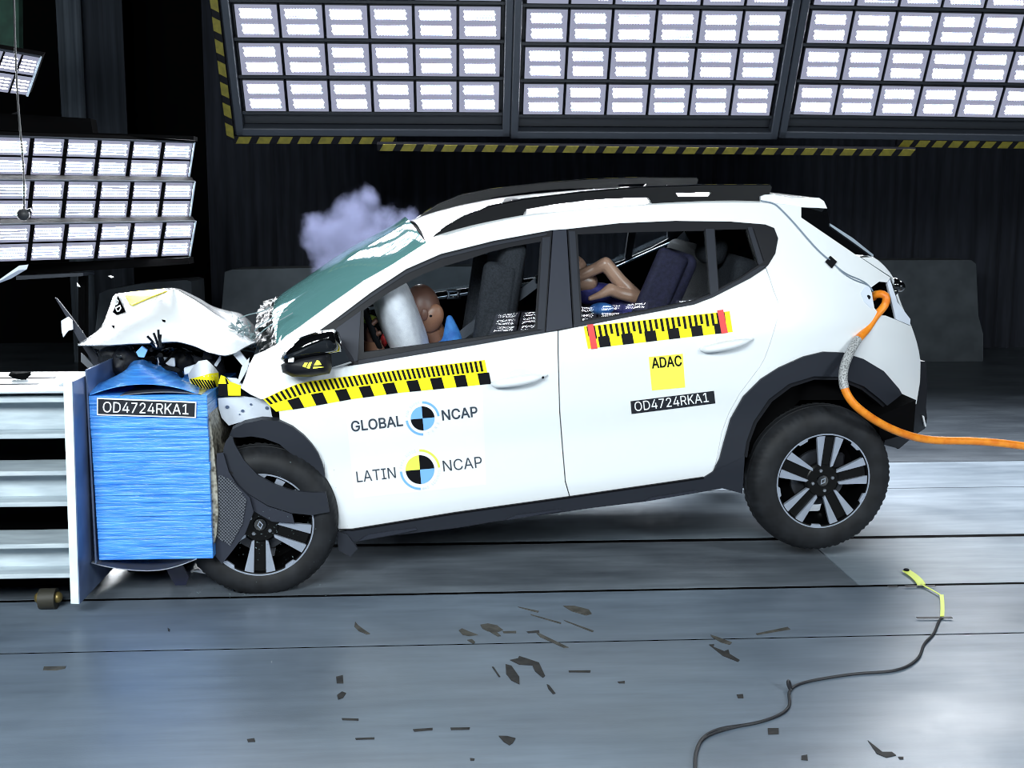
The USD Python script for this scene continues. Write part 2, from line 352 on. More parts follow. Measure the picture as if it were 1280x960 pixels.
def panel(poly, off=0.0, th=0.02, shrink=0.0, step=7.0, holes=(), edge=4.0):
    """A body panel: the pixel outline laid on the body side, with thickness. In car coordinates."""
    g = (poly if hasattr(poly, 'geom_type') else Polygon(poly))
    g = g.buffer(0)
    for h in holes: g = g.difference(Polygon(h))
    if shrink: g = g.buffer(-shrink)
    P, T, _ = fillpoly(g, step, edge); F = ps(P, off); B = F + np.array([0, th, 0])
    return closed(F, B, T)
def prism(poly, w0, w1, step=None, fn=None):
    """Pixel outline at the plane w0, run straight across the car to w1. In car coordinates."""
    P, T, _ = fillpoly(poly, step or 12, 6); F = pc(P, w0); B = F.copy(); B[:, 1] = w1
    return closed(F, B, T)
def wprism(poly, Y0, Y1, step=14):
    """The same in world coordinates, planes of Y."""
    P, T, _ = fillpoly(poly, step, 8); F = at(P, Y0); B = F.copy(); B[:, 1] = Y1
    return closed(F, B, T)
def mirror(m):
    v, f = V(m); v = v.copy(); v[:, 1] = 2 * WC - v[:, 1]; return trimesh.Trimesh(v, f[:, ::-1], process=False)

# ================================================================== THE HALL
flr = UsdGeom.Xform.Define(stage, '/World/floor').GetPrim(); tag(flr, 'blue grey painted floor with long dark seams and scuffs', kind='structure')
FRAME['/World/floor'] = np.eye(4); USED[('/World', 'floor')] = 1
def slab(x0, x1, y0, y1, m, top=0.0): return obj('floor_panel', cbox(x0, x1, y0, y1, -.06, top, .0005), m, '/World/floor')
YS = [-0.755, -0.105, 0.70, 1.82, 2.6]
slab(-9, 9, -10, YS[0] - .006, 'floor'); slab(-9, 9, YS[0] + .006, YS[1] - .02, 'floor')
slab(-9, 1.9, YS[1] + .012, YS[2] - .02, 'floor_track'); slab(1.907, 9, YS[1] + .012, YS[2] - .02, 'floor_lit')
slab(-9, 9, YS[2] + .035, YS[3] - .006, 'floor_lit'); slab(-9, 9, YS[3] + .006, YS[4] - .008, 'floor_lit'); slab(-9, 9, YS[4] + .008, 12, 'floor_shaded')
obj('floor_seam', cbox(-9, 9, -10, 12, -.16, -.07, .01), 'dark', '/World/floor')
for y0, y1 in ((YS[0] - .008, YS[0] + .008), (YS[1] - .021, YS[1] + .013), (YS[2] - .021, YS[2] + .036), (YS[3] - .007, YS[3] + .007), (YS[4] - .009, YS[4] + .009)): obj('joint_strip', cbox(-9, 9, y0, y1, -.06, -.001, .0003), 'dark', '/World/floor')
obj('track_rail', cbox(-9, 9, YS[2] - .026, YS[2] - .020, -.06, .001, .0005), 'steel', '/World/floor')
def mark(px, m='scuff'):
    P, T, _ = fillpoly(px, 8, 3); F = on_floor(P, .0025); B = F.copy(); B[:, 2] = 0.0
    return obj('scuff_mark', closed(F, B, T), m, '/World/floor')
def zz_(x0, y0, s, pts): return [(x0 + a / s, y0 + b / s) for a, b in pts]
Z1 = lambda *p: zz_(380, 740, 3.0476, p); Z2 = lambda *p: zz_(840, 690, 2.909, p)
for p in (Z1((195, 112), (205, 125), (225, 140), (252, 158), (240, 160), (210, 148), (192, 130)), Z1((590, 145), (602, 138), (625, 148), (662, 162), (630, 166), (605, 162)),
          Z1((672, 124), (700, 119), (735, 126), (758, 144), (740, 150), (700, 148), (680, 138)), Z1((705, 148), (735, 152), (750, 166), (738, 168)),
          Z1((885, 154), (900, 158), (1008, 210), (990, 211), (900, 170)), Z1((988, 52), (1030, 52), (1085, 66), (1096, 82), (1075, 88), (1020, 72)),
          Z1((863, 84), (980, 116), (978, 120), (870, 88)), Z1((990, 106), (1104, 147), (1098, 151), (1000, 112)), Z1((815, 55), (895, 72), (890, 77), (820, 58)),
          Z2((140, 300), (165, 308), (218, 328), (210, 336), (180, 328), (145, 308)), Z2((305, 296), (420, 272), (430, 280), (310, 300)),
          Z1((622, 182), (640, 179), (652, 190), (645, 196)), Z1((757, 149), (808, 148), (808, 155), (760, 155)),
          zz_(0, 690, 4, ((220, 572), (330, 570), (325, 580), (280, 590), (215, 588)))):
    mark(p)
for p in (Z1((768, 274), (790, 280), (820, 322), (821, 350), (790, 335), (770, 310)), Z1((785, 258), (815, 252), (820, 243), (860, 256), (895, 268), (918, 318), (910, 325), (880, 300), (870, 278), (820, 275)),
          Z1((122, 322), (148, 316), (150, 346), (125, 346)), Z1((126, 392), (145, 378), (160, 384), (148, 402), (130, 408)), Z1((742, 547), (775, 548), (806, 556), (795, 574), (782, 582), (760, 568)),
          Z1((925, 350), (935, 355), (958, 385), (948, 387), (930, 366)), Z1((716, 284), (722, 284), (748, 322), (742, 322)), Z1((848, 150), (895, 145), (897, 153), (855, 155)),
          Z2((135, 336), (162, 334), (150, 344), (190, 360), (205, 354), (210, 370), (246, 392), (240, 398), (185, 376)), Z2((348, 640), (388, 640), (388, 660), (350, 662)), Z2((470, 740), (492, 736), (494, 756), (470, 754)),
          Z2((712, 684), (722, 692), (765, 726), (800, 726), (815, 738), (780, 746), (745, 732)), Z2((822, 744), (842, 744), (842, 752), (828, 752)), Z2((235, 518), (258, 516), (260, 530), (240, 530)),
          Z1((195, 556), (268, 553), (268, 559), (198, 561)), Z1((415, 522), (490, 517), (490, 524), (420, 530)), Z1((558, 516), (632, 515), (630, 522), (560, 524)), Z1((1195, 341), (1222, 338), (1222, 346), (1200, 346)),
          Z1((1008, 299), (1092, 298), (1090, 305), (1010, 304)), Z1((632, 632), (650, 634), (648, 640), (634, 640)), Z1((144, 480), (208, 482), (208, 488), (146, 486)),
          zz_(0, 690, 4, ((838, 378), (850, 386), (848, 396), (840, 392))), zz_(0, 690, 4, ((1235, 935), (1272, 930), (1276, 946), (1240, 948)))):
    mark(p, 'scuff_dark')
def pleated(x0, x1, y, z0, z1, amp, pitch, m, name, seed, yaw=0.0, label=None, **k):
    n = int((x1 - x0) / pitch * 8); x = np.linspace(x0, x1, n); q = np.stack([x, 0 * x, 0 * x], 1)
    d = amp * (np.sin(x / pitch * 2 * np.pi + 2.2 * meshkit.fbm(q * 1.3, 3, seed) * 4) + .7 * (meshkit.fbm(q * 4.1, 3, seed + 3) - .5))
    rows = [np.stack([x + yaw * 0, y + d * s, np.full(n, z)], 1) for z, s in ((z0, 1.1), (z0 + .4 * (z1 - z0), 1.0), (z1, .8))]
    return obj(name, grid(rows, .02, (0, 1, 0)), m, smooth=60, label=label, **k)
xa, xb, xc, xd = at([(263, 300)], 9.6)[0][0], at([(166, 300)], 8.9)[0][0], at([(116, 300)], 8.7)[0][0], at([(84, 300)], 8.7)[0][0]
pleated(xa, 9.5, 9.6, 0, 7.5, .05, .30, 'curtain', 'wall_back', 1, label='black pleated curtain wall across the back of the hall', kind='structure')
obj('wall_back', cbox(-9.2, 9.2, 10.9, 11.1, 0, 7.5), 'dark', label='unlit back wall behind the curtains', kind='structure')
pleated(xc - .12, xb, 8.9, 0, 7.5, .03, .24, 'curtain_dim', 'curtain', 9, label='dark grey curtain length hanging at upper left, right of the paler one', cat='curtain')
pleated(xd, xc, 8.7, 0, 7.5, .04, .20, 'curtain_lit', 'curtain', 11, label='upper left curtain length above the lamp rows, lit folds painted pale grey', cat='curtain')
obj('wall_left', cbox(-9.2, -9.0, -10, 12, 0, 7.5), 'dark', label='unlit left wall of the hall', kind='structure')
obj('wall_right', cbox(9.0, 9.2, -10, 12, 0, 7.5), 'dark', label='unlit right wall of the hall', kind='structure')
obj('wall_front', cbox(-9.2, 9.2, -10.2, -10.0, 0, 7.5), 'dark', label='unlit wall behind the viewpoint', kind='structure')
obj('ceiling', cbox(-9.2, 9.2, -10.2, 12, 7.5, 7.7), 'dark', label='unlit hall ceiling', kind='structure')

# ------------------------------------------------------------------ lamp banks
def led_strip_mesh(w, h, rows=4, cols=11, r=.0054):
    V_, F_ = [], []
    for i in range(rows):
        for j in range(cols):
            cx = -w / 2 + w * (j + .5 + (.22 if i % 2 else -.22)) / cols; cz = h / 2 - h * (i + .5) / rows; b = len(V_)
            for k in range(6): V_.append((cx + r * math.cos(k * math.pi / 3), 0, cz + r * .95 * math.sin(k * math.pi / 3)))
            F_ += [[b, b + k, b + k + 1] for k in range(1, 5)]
    return np.array(V_), np.array(F_)
def shift(m, d):
    v, f = V(m); return trimesh.Trimesh(v + np.asarray(d, float), f, process=False)
CW, RH, NC, NR = .297, .262, 6, 8
def lamp_bank(label, mtx, group, led='led', lens='lens', left_tape=False, nr=NR):
    """Local: x across from the left edge, z up the slope from the bottom edge, diodes facing -y."""
    t = thing('lamp_bank', label, 'stage lamp', mtx=mtx, group=group)
    W, H = CW * NC, RH * nr; s = led_strip_mesh(.208, .069)
    for j in range(nr):
        for i in range(NC):
            cx, cz = CW * (i + .5), RH * (j + .5)
            h = obj('lamp_module', shift(cbox(-.143, .143, 0, .05, -.117, .117, .004), (cx, 0, cz)), 'housing', t, world=False)
            obj('lens', shift(cbox(-.138, .138, -.004, .0, -.111, .111, .002), (cx, 0, cz)), lens, h, world=False)
            for dz in (.053, -.053): obj('led_strip', shift(s, (cx + (.004 if dz < 0 else -.004), -.006, cz + dz)), led, h, world=False)
    for k, (x0, x1, z0, z1) in enumerate(((-.075, -.02, -.16, H + .05), (W + .02, W + .075, -.16, H + .05), (-.075, W + .075, -.16, -.105), (-.075, W + .075, H + .0, H + .055))):
        obj('frame_bar', cbox(x0, x1, -.02, .07, z0, z1, .006), 'frame', t, world=False)
    for j in range(nr + 1): obj('cross_rail', cbox(-.02, W + .02, .01, .06, RH * j - .012, RH * j + .012, .003), 'housing', t, world=False)
    obj('back_plate', cbox(-.02, W + .02, .06, .08, -.10, H + .02, .004), 'housing', t, world=False)
    return t
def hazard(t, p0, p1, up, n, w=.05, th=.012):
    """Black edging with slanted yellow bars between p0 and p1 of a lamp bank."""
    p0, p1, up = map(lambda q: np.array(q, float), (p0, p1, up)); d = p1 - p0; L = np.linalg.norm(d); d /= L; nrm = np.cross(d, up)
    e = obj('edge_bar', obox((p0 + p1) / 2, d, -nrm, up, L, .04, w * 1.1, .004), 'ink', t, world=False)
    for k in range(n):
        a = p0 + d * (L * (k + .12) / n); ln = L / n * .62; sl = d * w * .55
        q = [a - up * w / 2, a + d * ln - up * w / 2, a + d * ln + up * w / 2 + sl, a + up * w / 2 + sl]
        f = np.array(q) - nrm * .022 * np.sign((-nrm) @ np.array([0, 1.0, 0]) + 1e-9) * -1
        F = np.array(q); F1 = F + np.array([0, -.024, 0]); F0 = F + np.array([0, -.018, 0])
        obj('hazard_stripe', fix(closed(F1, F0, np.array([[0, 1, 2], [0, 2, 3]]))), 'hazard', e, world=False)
SL = math.radians(62)
def bank_matrix(p, yaw=0.0, roll=0.0, slope=SL, back=False, size=1.0):
    X = np.array([math.cos(yaw), math.sin(yaw), 0]); Yh = np.array([-math.sin(yaw), math.cos(yaw), 0])
    if back: X, Yh = -X, -Yh
    Zl = -math.cos(slope) * Yh + math.sin(slope) * np.array([0, 0, 1.0]); Yl = np.cross(Zl, X)
    X2 = math.cos(roll) * X + math.sin(roll) * Zl; Z2_ = -math.sin(roll) * X + math.cos(roll) * Zl
    m = np.eye(4); m[:3, 0], m[:3, 1], m[:3, 2], m[:3, 3] = X2 * size, Yl * size, Z2_ * size, p
    return m
YB, BS = 4.6, 1.158
B1 = lamp_bank('large tilted bank of white diode lamps, with hazard striping down its left edge', bank_matrix(at([(306, 142)], YB)[0], size=BS), 'large lamp banks above the car')
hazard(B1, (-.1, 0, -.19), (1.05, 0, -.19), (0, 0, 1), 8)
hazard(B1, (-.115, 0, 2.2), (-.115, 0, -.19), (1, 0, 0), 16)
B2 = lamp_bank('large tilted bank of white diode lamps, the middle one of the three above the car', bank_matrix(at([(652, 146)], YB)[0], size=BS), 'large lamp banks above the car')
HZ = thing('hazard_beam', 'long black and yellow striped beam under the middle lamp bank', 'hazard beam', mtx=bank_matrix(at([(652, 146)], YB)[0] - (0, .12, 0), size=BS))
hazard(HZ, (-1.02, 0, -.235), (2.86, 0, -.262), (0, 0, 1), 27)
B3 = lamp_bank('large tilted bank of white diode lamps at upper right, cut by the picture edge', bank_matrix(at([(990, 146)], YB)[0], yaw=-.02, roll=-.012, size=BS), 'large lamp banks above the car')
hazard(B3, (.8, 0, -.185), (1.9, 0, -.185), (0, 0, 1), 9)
# dimmed pair mirrored in the side windows, then three bright banks added as fill
SF, SO = math.radians(72), math.radians(8)
F1 = lamp_bank('dimmed diode lamp bank behind the viewpoint, left one mirrored in the side windows', bank_matrix((3.2, -7.0, 3.6), back=True, slope=SF), 'dimmed lamp banks behind the viewpoint', 'led_dim', 'lens_front', nr=6)
copy_thing(F1, bank_matrix((5.3, -7.0, 3.6), back=True, slope=SF), 'dimmed diode lamp bank behind the viewpoint, right one mirrored in the side windows', 'dimmed lamp banks behind the viewpoint')
F2 = lamp_bank('added bright diode lamp bank behind the viewpoint, second from the left', bank_matrix((-.25, -7.0, 3.2), yaw=.12, back=True, slope=SF), 'added bright lamp banks behind the viewpoint', 'led_fill', 'lens_front', nr=6)  # unseen bank and its copies, added to brighten the near flank
copy_thing(F2, bank_matrix((-2.4, -6.7, 3.2), yaw=-.25, back=True, slope=SF), 'added bright diode lamp bank behind the viewpoint, leftmost of its row', 'added bright lamp banks behind the viewpoint')
copy_thing(F2, bank_matrix((7.5, -6.8, 3.2), yaw=.3, back=True, slope=SF), 'added bright diode lamp bank behind the viewpoint, rightmost of its row', 'added bright lamp banks behind the viewpoint')
# left: three louvred lamp rows
def patch_bank(name, label, c4, depths, cols, rows, group, edge=True):
    """Lamp row from its four corner pixels (TL, TR, BR, BL) and the depths (Y) of its left and right ends, top and bottom."""
    tl, tr, br, bl = [at([c], y)[0] for c, y in zip(c4, depths)]
    t = thing(name, label, 'stage lamp', loc=(bl + br) / 2, group=group)
    def S(u, v): return (1 - v) * ((1 - u) * tl + u * tr) + v * ((1 - u) * bl + u * br)
    nrm = np.cross(tr - tl, bl - tl); nrm /= np.linalg.norm(nrm); nrm = nrm if nrm[1] > 0 else -nrm
    q = np.array([tl, tr, br, bl]); f = np.array([[0, 1, 2], [0, 2, 3]])
    obj('housing', fix(closed(q + nrm * .01, q + nrm * .09, f)), 'dark', t)
    e = .012
    for a, b, m_ in ((tl, tr, 'frame'), (tr, br, 'alu_edge')): obj('edge_strip', tube([a, b], e * .7, 6), m_, t)
    for j in range(rows):
        for i in range(cols):
            u0, u1, v0, v1 = (i + .08) / cols, (i + .94) / cols, (j + .08) / rows, (j + .95) / rows
            q = np.array([S(u0, v0), S(u1, v0), S(u1, v1), S(u0, v1)])
            L = obj('lens', fix(closed(q - nrm * .002, q + nrm * .008, f)), 'lens', t)
            a0, a1, b0, b1 = (i + .10) / cols, (i + .86) / cols, (j + .2) / rows, (j + .84) / rows
            Vv, Ff = [], []
            ex = (tr - tl) / np.linalg.norm(tr - tl); ey = (bl - tl) / np.linalg.norm(bl - tl)
            for y in range(4):
                for x in range(11):
                    c = S(a0 + (a1 - a0) * (x + .5 + (.22 if y % 2 else -.22)) / 11, b0 + (b1 - b0) * (y + .5) / 4) - nrm * .005; b = len(Vv)
                    for k in range(6): Vv.append(c + .0066 * (math.cos(k * math.pi / 3) * ex + math.sin(k * math.pi / 3) * ey))
                    Ff += [[b, b + k, b + k + 1] for k in range(1, 5)]
            obj('led_strip', (np.array(Vv), np.array(Ff)), 'led', L)
    return t
G3 = 'stacked lamp rows at left'
patch_bank('lamp_row', 'topmost of the three stacked diode lamp rows at left', [(-96, 167), (243, 178), (236, 222.5), (-100, 217)], (3.3, 4.2, 4.3, 3.4), 8, 2, G3)
patch_bank('lamp_row', 'middle of the three stacked diode lamp rows at left', [(-96, 224), (243.5, 227), (237, 272.5), (-100, 274)], (3.3, 4.2, 4.3, 3.4), 8, 2, G3)
patch_bank('lamp_row', 'lowest of the three stacked diode lamp rows at left', [(-96, 282), (244.5, 276.5), (237, 320), (-100, 331)], (3.3, 4.2, 4.3, 3.4), 8, 2, G3)
patch_bank('floodlight', 'small tilted diode lamp panel at the left edge above the lamp rows', [(-40, 55), (51, 71), (34, 120), (-60, 108)], (3.2, 3.2, 3.35, 3.35), 4, 2, None)
rk = thing('lamp_rack', 'dark steel rack and bracket carrying the lamp rows at left', 'rack', loc=at([(60, 330)], 4.2)[0])
obj('top_beam', wprism([(-60, 138), (113, 148), (116, 166), (242, 170), (242, 175), (-60, 160)], 4.05, 4.2), 'dark', rk)
obj('bottom_beam', wprism([(-60, 334), (235, 322), (236, 330), (-60, 350)], 4.15, 4.35), 'dark', rk)
obj('strut', wprism([(-60, 172), (-40, 172), (24, 146), (20, 140)], 4.22, 4.28), 'housing', rk)
obj('post', wprism([(98, 345), (106, 345), (106, 480), (98, 480)], 4.3, 4.4), 'dark', rk)
obj('shelf', wprism([(20, 345), (104, 341), (104, 345), (20, 350)], 4.0, 4.3), 'frame', rk)
hc = thing('hanging_connector', 'black cable with a plug dangling in front of the left lamp rows', 'cable', loc=at([(29, 275)], 3.0)[0])
obj('cable', tube(spline(at([(14, -420), (18, 20), (22, 120), (25, 160), (29, 205), (30, 250), (30, 262)], 3.0), 40), .007), 'cable', hc, smooth=40)
obj('plug', join(ellipsoid(at([(29, 268)], 3.0)[0], (.045, .03, .042), sub=2), tube(at([(33, 264), (39, 262)], 3.0), .012, 8)), 'cable', hc)
obj('reflector_board', wprism([(-30, 360), (0, 349), (24, 332), (22, 338), (2, 350), (-30, 362)], 1.6, 1.75), 'paint_soft', label='pale lamp flap corner poking in at the left edge', cat='lamp flap')
obj('wall_board', wprism([(-40, -20), (23, -20), (24, 62), (-40, 60)], 5.2, 5.3), 'green', label='dark green board standing at the top left edge', cat='board')

# concrete barriers
def jersey(label, px, Y, th=.6):
    g = wprism(px, Y, Y + th, 20)
    return obj('concrete_barrier', g, 'concrete', label=label, cat='concrete barrier', group='concrete barriers along the back')
jersey('grey concrete barrier at right, behind the tail of the car', [(905, 335), (918, 326), (1214, 325), (1220, 330), (1223, 395), (1229, 418), (1229, 450), (1226, 455.4), (900, 455.4)], 8.2)
jersey('grey concrete barrier behind the smoke and the windscreen', [(272, 484), (276, 400), (281, 340), (290, 337), (440, 334), (640, 333), (648, 340), (654, 484)], 6.4)
jersey('grey concrete barrier behind the crumpled bonnet', [(108, 491.5), (118, 425), (124, 367), (135, 362), (180, 354), (232, 350), (239, 352), (246, 491.5)], 6.0)

# ================================================================== THE CAR
car = thing('car', 'white five-door hatchback crashed nose first into a blue barrier block, tail lifted', 'car', mtx=CAR)
def co(name, mesh, m, parent=None, smooth=30, **k): return obj(name, mesh, m, parent or car, world=False, smooth=smooth, **k)
def both(name, mesh, m, smooth=30, **k):
    a = co(name, mesh, m, smooth=smooth, **k); co(name, mirror(mesh), m, smooth=smooth); return a
BLK_F = [(398, 414), (420, 398.5), (463.7, 365.5), (507.5, 336.5), (551, 317.5), (617, 301), (690, 287.7), (681.5, 416), (595, 431), (529, 442), (448, 455.5), (405, 461)]
GL_F = [(454.5, 388), (485.6, 366), (507, 354), (529, 342.5), (556, 332.5), (584, 324.5), (612, 315), (639, 308.5), (676, 302), (669, 411), (600, 421.5), (529, 431), (455, 440.5)]
BLK_R = [(709.5, 286.3), (774, 279), (844, 276), (914, 277), (956.5, 280.5), (968, 285), (973, 298), (969.5, 317), (961, 331), (938, 347), (891, 371), (867.5, 380), (774, 398), (717, 409)]
GL_R = [(722, 293), (801, 290), (881.5, 288.5), (888.2, 367), (867.5, 375.5), (797, 389.5), (728, 401)]
GL_V = [(893.5, 287.3), (934, 286.5), (949, 331), (926, 347), (898.5, 361.5)]
ROOF_N = [(533, 303.5), (560, 293.5), (592, 284), (622, 277), (652, 271), (700, 265), (760, 259.5), (817, 256), (880, 253.5), (951, 253.5), (985, 256), (1001.5, 258.5)]
WIND_N = [(324, 441), (332, 438), (346, 431), (357.5, 420.5), (375, 408.5), (414, 379.5), (454, 351.5), (493, 329.5), (533, 304)]
REAR = [(1001.5, 272), (1069, 318), (1075, 321.5), (1113, 347), (1109, 353), (1099, 352), (1088, 360), (1090, 368), (1093, 385), (1100, 394), (1107, 394.5), (1121, 400), (1139, 408), (1146, 428), (1150.6, 453), (1150, 477), (1145.5, 505), (1136, 508)]
ARCH_O = [(1136, 508), (1124, 486), (1105, 464), (1080, 449), (1055, 441), (1030, 440), (1005, 446), (974, 460), (952, 474), (930, 496), (914, 524), (905, 555), (900, 574), (893, 588)]
SEAM_R = [(957.8, 334.4), (962, 347), (967.5, 364), (972, 375), (973.5, 383), (971.5, 400), (967.3, 415), (962, 432), (956, 448), (950, 459), (943, 468), (925, 492), (911.5, 516), (902.5, 540), (897.3, 568)]
bodyside = WIND_N[1:] + ROOF_N + REAR + ARCH_O[1:] + SEAM_R[::-1] + [(961, 331), (969.5, 317), (973, 298), (968, 285), (956.5, 280.5), (914, 277), (844, 276), (774, 279), (708, 286.4), (690, 287.6), (617, 301), (551, 317.4), (507.5, 336.4), (463.7, 365.4), (420, 398.4), (398, 414), (391, 429)]
both('body_side', panel(bodyside, 0, .018), 'paint')
fender = [(318, 444), (332, 438.5), (391, 429.5), (398.5, 414.5), (410, 460), (407, 480), (406, 540), (405, 588), (397, 567), (380, 545), (350, 526), (348, 508), (349, 499), (326, 499), (313, 493), (301, 485), (306, 473), (311, 457)]
co('front_wing', panel(fender, .002, .018), 'paint')
FD = [(404, 478), (406.5, 461), (448, 456), (529, 442.5), (595, 431.5), (681, 416.3), (697, 413.9), (697, 440), (698, 480), (699, 515), (702.5, 560), (706, 602), (711.7, 621.4), (570, 641.5), (440, 662.5), (424, 663.5), (407.5, 617), (406, 592), (404, 550)]
fd = co('front_door', panel(FD, 0, .02), 'paint')
RD = [(698, 413.5), (716, 409.7), (774, 398.4), (867.5, 380.5), (891, 371.6), (938, 347.6), (957.3, 335)] + SEAM_R[1:] + [(893.5, 585), (889, 594), (880, 597.3), (740, 617.7), (712.5, 621.4), (707, 602), (703.5, 560), (700, 515), (699, 480), (698, 440)]
rd = co('rear_door', panel(RD, 0, .02, shrink=.45), 'paint')
fd2 = co('front_door', mirror(panel(FD, 0, .02, shrink=.4, step=14)), 'paint'); rd2 = co('rear_door', mirror(panel(RD, 0, .02, shrink=.4, step=14)), 'paint')
# seam shadow strips behind the door gaps
co('seam_shadow', join(panel([(690, 405), (706, 404), (722, 622), (696, 625)], .022, .008), panel([p for p in SEAM_R] + [(889, 562), (900, 530), (930, 478), (950, 440), (964, 395), (964, 375), (950, 335)], .022, .008)), 'dark')
fframe = panel(BLK_F, .004, .02, holes=[GL_F]); rframe = panel(BLK_R, .004, .02, holes=[GL_R, GL_V])
for d, fl in ((fd, 0), (fd2, 1)):
    g = mirror if fl else (lambda m: m)
    co('window_frame', g(fframe), 'black', d)
    co('window_pane', g(panel(Polygon(GL_F).buffer(2), .016, .004)), 'glass', d)
    co('sail_panel', g(panel([(407, 440), (421, 410), (451, 388.5), (447, 451), (425, 455.5), (410, 457)], -.001, .006)), 'pillar', d)
    co('belt_moulding', g(panel([(448, 450.5), (529, 436.5), (595, 426), (668, 414), (681, 411.5), (681, 416), (595, 431), (529, 442), (448, 455.5)], -.004, .01)), 'trim', d)
    co('frame_lip', g(panel([(420, 400.5), (463.7, 368), (507.5, 339), (551, 320), (617, 303.5), (684, 291), (683, 294), (617, 307), (551, 323.5), (508, 342.5), (464, 371.5), (424, 400.5)], -.001, .008)), 'trim', d)
    co('frame_post', g(panel([(678, 297), (688, 296), (680.5, 412), (671.5, 412)], -.001, .008)), 'trim', d)
for d, fl in ((rd, 0), (rd2, 1)):
    g = mirror if fl else (lambda m: m)
    co('window_frame', g(rframe), 'black', d)
    co('window_pane', g(panel(Polygon(GL_R).buffer(2), .016, .004)), 'glass', d)
    co('quarter_pane', g(panel(Polygon(GL_V).buffer(2), .016, .004)), 'glass', d)
    co('window_divider', g(panel([(882, 286), (892.5, 286), (898.3, 365), (888.6, 369)], -.001, .01)), 'trim', d)
    co('quarter_post', g(panel([(934.5, 284), (940, 284), (954, 328), (949, 331)], -.001, .01)), 'trim', d)
    co('belt_moulding', g(panel([(717, 405.5), (728, 402.3), (797, 391), (868, 376.8), (890, 368.3), (926, 348.5), (950, 333), (959, 331.5), (938, 347), (891, 371), (867.5, 380), (774, 398), (717, 409)], -.003, .01)), 'trim', d)
    co('quarter_cover', g(panel([(942, 285.5), (957, 287), (966, 291), (968.5, 300), (965.5, 315), (955, 326)], 0, .006)), 'black', d)
    co('frame_post', g(panel([(711, 289), (719, 289), (726, 404), (718, 405.5)], -.001, .008)), 'trim', d)
both('pillar_cover', panel([(691.5, 288.3), (708, 287), (715.5, 409), (682.5, 415)], .001, .01), 'pillar')
# roof, windscreen, tail
def loft(px, off, crown, n=26, up=(0, 0, 1), th=.012, flat=1.0):
    N = ps(px, off); t = np.linspace(0, 1, n); up = np.asarray(up, float)
    rows = []
    for q in N:
        e = np.repeat(q[None], n, 0); e[:, 1] = q[1] + t * 2 * (WC - q[1]); rows.append(e + np.outer((1 - np.abs(2 * t - 1) ** 2.2) * crown, up))
    return grid(np.array(rows), th, -up)
co('roof', loft(spline(ROOF_N, 24), .004, .05), 'paint', smooth=True)
wd = ps(WIND_N, 0); wdir = wd[-1] - wd[1]; wup = np.array([-wdir[2], 0, wdir[0]]); wup /= np.linalg.norm(wup)
ws = co('windscreen', loft(spline(WIND_N[2:], 24), .012, .085, up=wup, th=.004), 'screen', smooth=True)
co('rear_glass', loft(spline([(1003, 272), (1035, 294), (1068, 317)], 8), .004, .05, up=(.6, 0, .8)), 'gloss', smooth=True)
both('side_spoiler_glass', panel([(1001.5, 259), (1034, 261), (1037.5, 280), (1065, 301), (1091, 320), (1069, 318), (1001.5, 272)], .006, .02), 'gloss')
sp = [(951, 253.5), (951, 245.5), (956, 243.5), (965, 243), (978, 245.5), (990, 247.5), (1008, 246.8), (1024, 247.5), (1030, 251.5), (1034, 260.5), (1001.5, 259), (975, 256)]
both('glass_edge_highlight', panel([(1037.5, 279.5), (1041, 281.5), (1066, 297.5), (1092, 318.5), (1091.5, 321), (1064, 301), (1038, 282.5)], .0, .01, edge=3), 'alu_edge')  # pale strip painted in for the highlight along the rear glass
spo = co('roof_spoiler', prism(sp, .27, 2 * WC - .27), 'paint')
co('tailgate', loft(spline([(1074, 321), (1092, 321.5), (1106, 333), (1117, 348), (1121, 362), (1126, 378), (1139, 407)], 14), .008, .05, up=(1, 0, .1)), 'paint', smooth=True)
co('tailgate', loft(spline([(1139, 407), (1146, 428), (1150.6, 453), (1150, 477), (1146, 505)], 10), .004, .06, up=(1, 0, .1)), 'paint', smooth=True)
both('tailgate_side', panel([(1077, 322), (1091.5, 321.5), (1105.6, 332.5), (1117, 348), (1113.5, 346)], .002, .02), 'paint')
both('lamp_surround', panel([(1109, 353.5), (1112.5, 349), (1122, 378), (1138, 399), (1137.5, 406.5), (1120, 399)], .004, .02, edge=3), 'paint_soft', label='silver grey edge of the emptied tail lamp opening')
co('lamp_pocket', prism([(1086, 350), (1114, 345), (1124, 400), (1095, 398)], .32, .40), 'dark', label='dark hollow left by the removed tail lamp')
co('lamp_bracket', panel([(1076, 366), (1081, 359), (1087, 357), (1090, 367), (1092, 384), (1088, 385), (1080, 377)], -.003, .012, edge=3), 'paint_soft')
co('bracket_hole', prism([(1085.7 + 2.6 * math.cos(k), 371.6 + 2.9 * math.sin(k)) for k in np.linspace(0, 6, 10)], ps([(1085.7, 371.6)])[0][1] - .006, .3), 'ink')
co('boot_latch', join(*[ellipsoid(pc([p], .32)[0], r, sub=2) for p, r in (((1118, 357), (.03, .04, .04)), ((1124, 358), (.026, .04, .028)), ((1116, 364), (.022, .04, .03)))]), 'gloss')
_cr = ps(spline(WIND_N[:3], 10), .012); _t = np.linspace(0, 1, 60); CRP = []
for q in _cr:
    e = np.repeat(q[None], 60, 0); e[:, 1] = q[1] + _t * 2 * (WC - q[1]); e = e + np.outer((1 - np.abs(2 * _t - 1) ** 2.2) * .085, wup); CRP.append(e)
CRP = np.array(CRP); CRP += (meshkit.fbm(CRP * 22, 3, 21)[..., None] - .5) * .055 * wup + (meshkit.fbm(CRP * 15, 3, 25)[..., None] - .5) * .05 * np.array([1, 0, 0])
co('crumpled_glass_edge', grid(CRP, .006, -wup), 'crumple', ws, smooth=False, label='dark crumpled foot of the windscreen')
